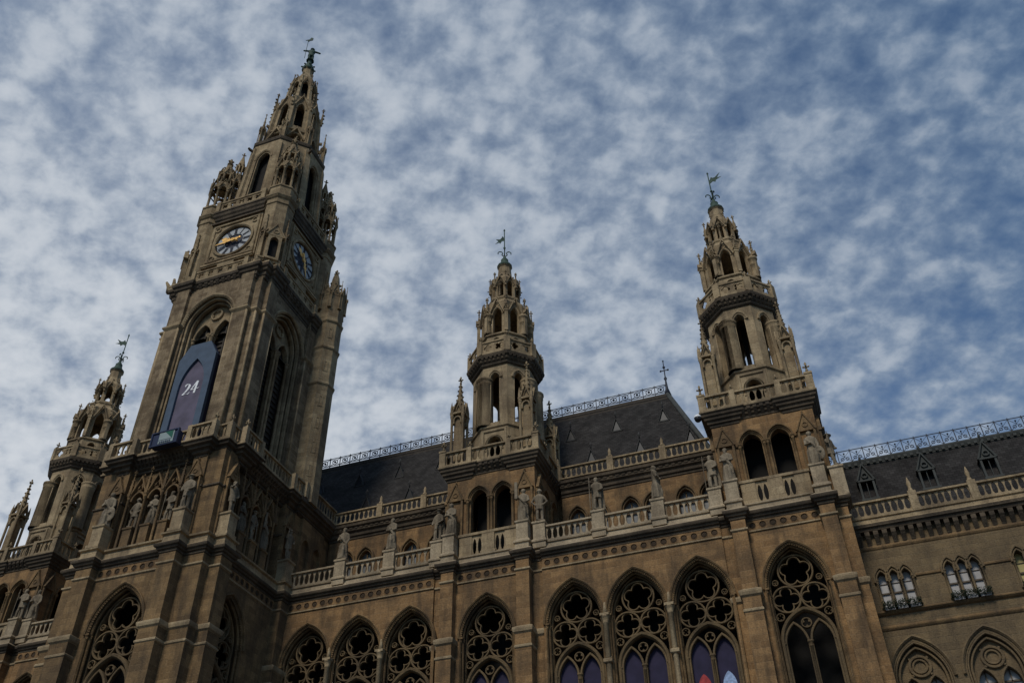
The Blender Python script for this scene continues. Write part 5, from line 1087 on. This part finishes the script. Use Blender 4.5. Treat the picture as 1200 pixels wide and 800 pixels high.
for u, k, l in ((-1.3, 'soldier', 'soldier statue in the left niche of the clock tower front'), (0, 'robe_fold', 'robed statue in the middle niche of the clock tower front'), (1.3, 'herald', 'statue with staff in the right niche of the clock tower front')): statue(k, XM+u, YM-5.2, 30.44, l, 0, .93)
for u, k, l in ((-1.85, 'robe_book', 'robed statue in the near niche of the clock tower flank'), (-.55, 'cloak', 'cloaked statue in the middle niche of the clock tower flank'), (.75, 'robe_slab', 'statue in the far niche of the clock tower flank')): statue(k, XM+4.66, YM-.6+u, 30.44, l, 90, .93)
# knight on the spire
kn = bpy.data.objects.new('knight_statue', statue_mesh('knight', 'legs', 21, 'copper', arms=((-.72,-.05,1.7,-.5,-.2,1.5),(.72,0,1.66,.5,-.2,1.45)), prop='pole', head='helmet')); COL.objects.link(kn)
kn.location = (XM, YM, 88.2); kn.scale = (1.2, 1.2, 1.0); kn.rotation_euler = (0, 0, math.radians(30)); tag(kn, 'green copper knight with a banner pole on the tip of the main spire', 'statue')
fl = MB(); pts = [(0,.1),(.3,.2),(.5,.1),(.42,.3),(.8,.62),(.35,.5),(.2,.75),(0,.5)]; n = len(pts); fl.add([(u,-.025,z) for u, z in pts]+[(u,.025,z) for u, z in pts], [tuple(range(n)), tuple(range(2*n-1,n-1,-1))]+[(i,(i+1)%n,n+(i+1)%n,n+i) for i in range(n)])
pe = fl.build('pennant', 'copper', kn); pe.location = (-.1, -.3, 3.3); pe.rotation_euler = (0, 0, math.radians(150))

# ------------------------------------------------------------------ the 24 panel and the little sign below it
def ribbon(mb, pts, y, t):
    pts = [(u*.84, 5.75+(z-5.75)*.84, w_*.84) for u, z, w_ in pts]
    """calligraphic stroke: points (u, z, half width), drawn with a slanted pen"""
    n = len(pts); vs = []
    for u, z, w_ in pts:
        for s in (1, -1):
            for yy in (y, y+t): vs.append((u-s*w_*.94, yy, z+s*w_*.34))
    fs = []
    for i in range(n-1): a, b = 4*i, 4*i+4; fs += [(a, a+2, b+2, b), (a+1, b+1, b+3, a+3), (a, b, b+1, a+1), (a+2, a+3, b+3, b+2)]
    fs += [(0, 1, 3, 2), (4*n-4, 4*n-2, 4*n-1, 4*n-3)]; mb.add(vs, fs)
ap = thing('calendar_panel', (-38.68, -10.72, 35.7), 'tall blue framed panel numbered 24 standing in the clock tower arch', 'panel')
HW = 1.55; out = [(-HW,0),(HW,0),(HW,8.5),(.85,9.75),(-.85,9.75),(-HW,8.5)]; ins = arch(0, 1.02, .35, 5.9, 2.45, 10)
p = MB(); p.panel(-HW, HW, 0, 8.5, [(u, min(z, 8.4)) for u, z in ins], -.3, .26, True, True, (0, 4.2))
p.add([(-HW,-.3,8.5),(HW,-.3,8.5),(.85,-.3,9.75),(-.85,-.3,9.75),(-HW,-.04,8.5),(HW,-.04,8.5),(.85,-.04,9.75),(-.85,-.04,9.75)], [(0,1,2,3),(7,6,5,4),(0,4,5,1),(1,5,6,2),(2,6,7,3),(3,7,4,0)]); p.build('frame', 'panel_blue', ap)
p = MB(); p.frustum([(-HW+.005,-.035),(HW-.005,-.035),(HW-.005,.28),(-HW+.005,.28)], 0, [(-HW+.005,-.035),(HW-.005,-.035),(HW-.005,.28),(-HW+.005,.28)], 8.5); p.add([(s*a,y,z) for y in (-.035,.28) for s, a, z in ((-1,HW,8.5),(1,HW,8.5),(1,.85,9.74),(-1,.85,9.74))], [(0,1,2,3),(7,6,5,4),(0,4,5,1),(1,5,6,2),(2,6,7,3),(3,7,4,0)]); p.build('case', 'panel_dark_blue', ap)
p = MB(); pts = arch(0, 1.0, .37, 5.9, 2.42, 10); n = len(pts); p.add([(u,-.13,z) for u, z in pts]+[(u,-.1,z) for u, z in pts], [tuple(range(n)), tuple(range(2*n-1,n-1,-1))]+[(i,(i+1)%n,n+(i+1)%n,n+i) for i in range(n)]); p.build('picture', 'panel_purple', ap)
p = MB(); z0 = 5.15; y = -.16
ribbon(p, [(-.62,z0+.92,.05),(-.58,z0+1.08,.07),(-.42,z0+1.17,.08),(-.25,z0+1.1,.11),(-.2,z0+.9,.12),(-.3,z0+.62,.1),(-.5,z0+.34,.07),(-.74,z0+.12,.05)], y, .03)
ribbon(p, [(-.76,z0+.06,.06),(-.6,z0+.13,.09),(-.42,z0+.1,.1),(-.26,z0+.04,.07),(-.12,z0+.12,.04),(-.06,z0+.24,.03)], y-.004, .03)
p.build('numeral', 'white_paint', ap); p = MB()
ribbon(p, [(.52,z0+1.25,.09),(.3,z0+.9,.06),(.08,z0+.55,.05),(.02,z0+.44,.05)], y, .03); ribbon(p, [(.02,z0+.42,.06),(.3,z0+.46,.06),(.6,z0+.45,.06),(.78,z0+.5,.05)], y-.004, .03); ribbon(p, [(.56,z0+1.26,.1),(.5,z0+.8,.1),(.44,z0+.3,.1),(.4,z0+.02,.09)], y-.008, .03)
p.build('numeral', 'white_paint', ap)
sg = thing('light_sign', (-38.0, -12.75, 35.42), 'small dark blue sign box with grey and green picture on the tower balcony', 'sign')
p = MB(); p.box(-.98, .98, 0, .5, 0, .98); p.sweep([(1.0,-.02),(1.0,1.0),(-1.0,1.0),(-1.0,-.02)], bar(.06, -.08, .1), True); p.build('case', 'sign_navy', sg)
p = MB(); p.box(-.42, .72, -.04, .002, .1, .94); p.build('display', 'sign_grey', sg)
p = MB(); p.add([(.02,-.06,.94),(.62,-.06,.94),(.62,-.06,.36),(.02,-.045,.94),(.62,-.045,.94),(.62,-.045,.36)], [(0,1,2),(5,4,3),(0,3,4,1),(1,4,5,2),(2,5,3,0)]); p.build('green_corner', 'sign_green', sg)
p = MB()
for i in range(6): p.box(-.33+i*.15, -.22+i*.15, -.055, -.04, .13, .15+.12*(1 if i % 2 else .8)); p.box(-.42, .6, -.05, -.04, .34, .37) if i == 0 else None
p.build('lettering', 'sign_navy', sg)

# navy cloth panels behind the lancets
for (cx, nm) in ((T2X, 'window under the middle tower'), (RB[0], 'loggia window nearest the middle tower'), (RB[1], 'central loggia window between the two towers'), (RB[2], 'loggia window nearest the right tower')):
    for s, side in ((-1, 'left'), (1, 'right')):
        t = thing('window_panel', (cx+s*.65, -2.8, 0), 'dark navy panel closing the %s lancet of the %s' % (side, nm), 'panel', 'navy panels in the lancets')
        p = MB(); pts = arch(0, .62, 14.7, 20.45, 1.25, 8); n = len(pts); p.add([(u,0,z) for u, z in pts]+[(u,.04,z) for u, z in pts], [tuple(range(n)), tuple(range(2*n-1,n-1,-1))]+[(i,(i+1)%n,n+(i+1)%n,n+i) for i in range(n)]); p.build('cloth', 'navy_cloth', t)
        pr = {(RB[2], -1): 'red_print', (RB[2], 1): 'blue_print', (RB[1], 1): 'beige_print', (RB[1], -1): 'red_print', (RB[0], 1): 'blue_print', (RB[0], -1): 'beige_print'}.get((cx, s))
        if pr:
            p = MB(); pts = arch(0, .36, 15.0, 19.0 if cx == RB[2] else 18.55, .75, 6); n = len(pts); p.add([(u,-.03,z) for u, z in pts]+[(u,-.005,z) for u, z in pts], [tuple(range(n)), tuple(range(2*n-1,n-1,-1))]+[(i,(i+1)%n,n+(i+1)%n,n+i) for i in range(n)]); p.build('printed_picture', pr, t)
# lamp under the balcony of the right tower
lp = thing('globe_lamp', (-5.2, -3.42, 35.1), 'small dark globe lamp hung from the left corner of the right tower balcony', 'lamp')
p = MB(); p.lathe([(.05,.36),(.2,.3),(.24,.2),(.24,.14)], 0, 0, 12); p.tube([(.0,0,.34),(.05,.02,.45),(.3,.2,.47)], .03, 5); p.build('hood', 'white_paint', lp)
p = MB(); p.ball((0,0,.08), .22, 10); p.build('globe', 'lamp_black', lp)
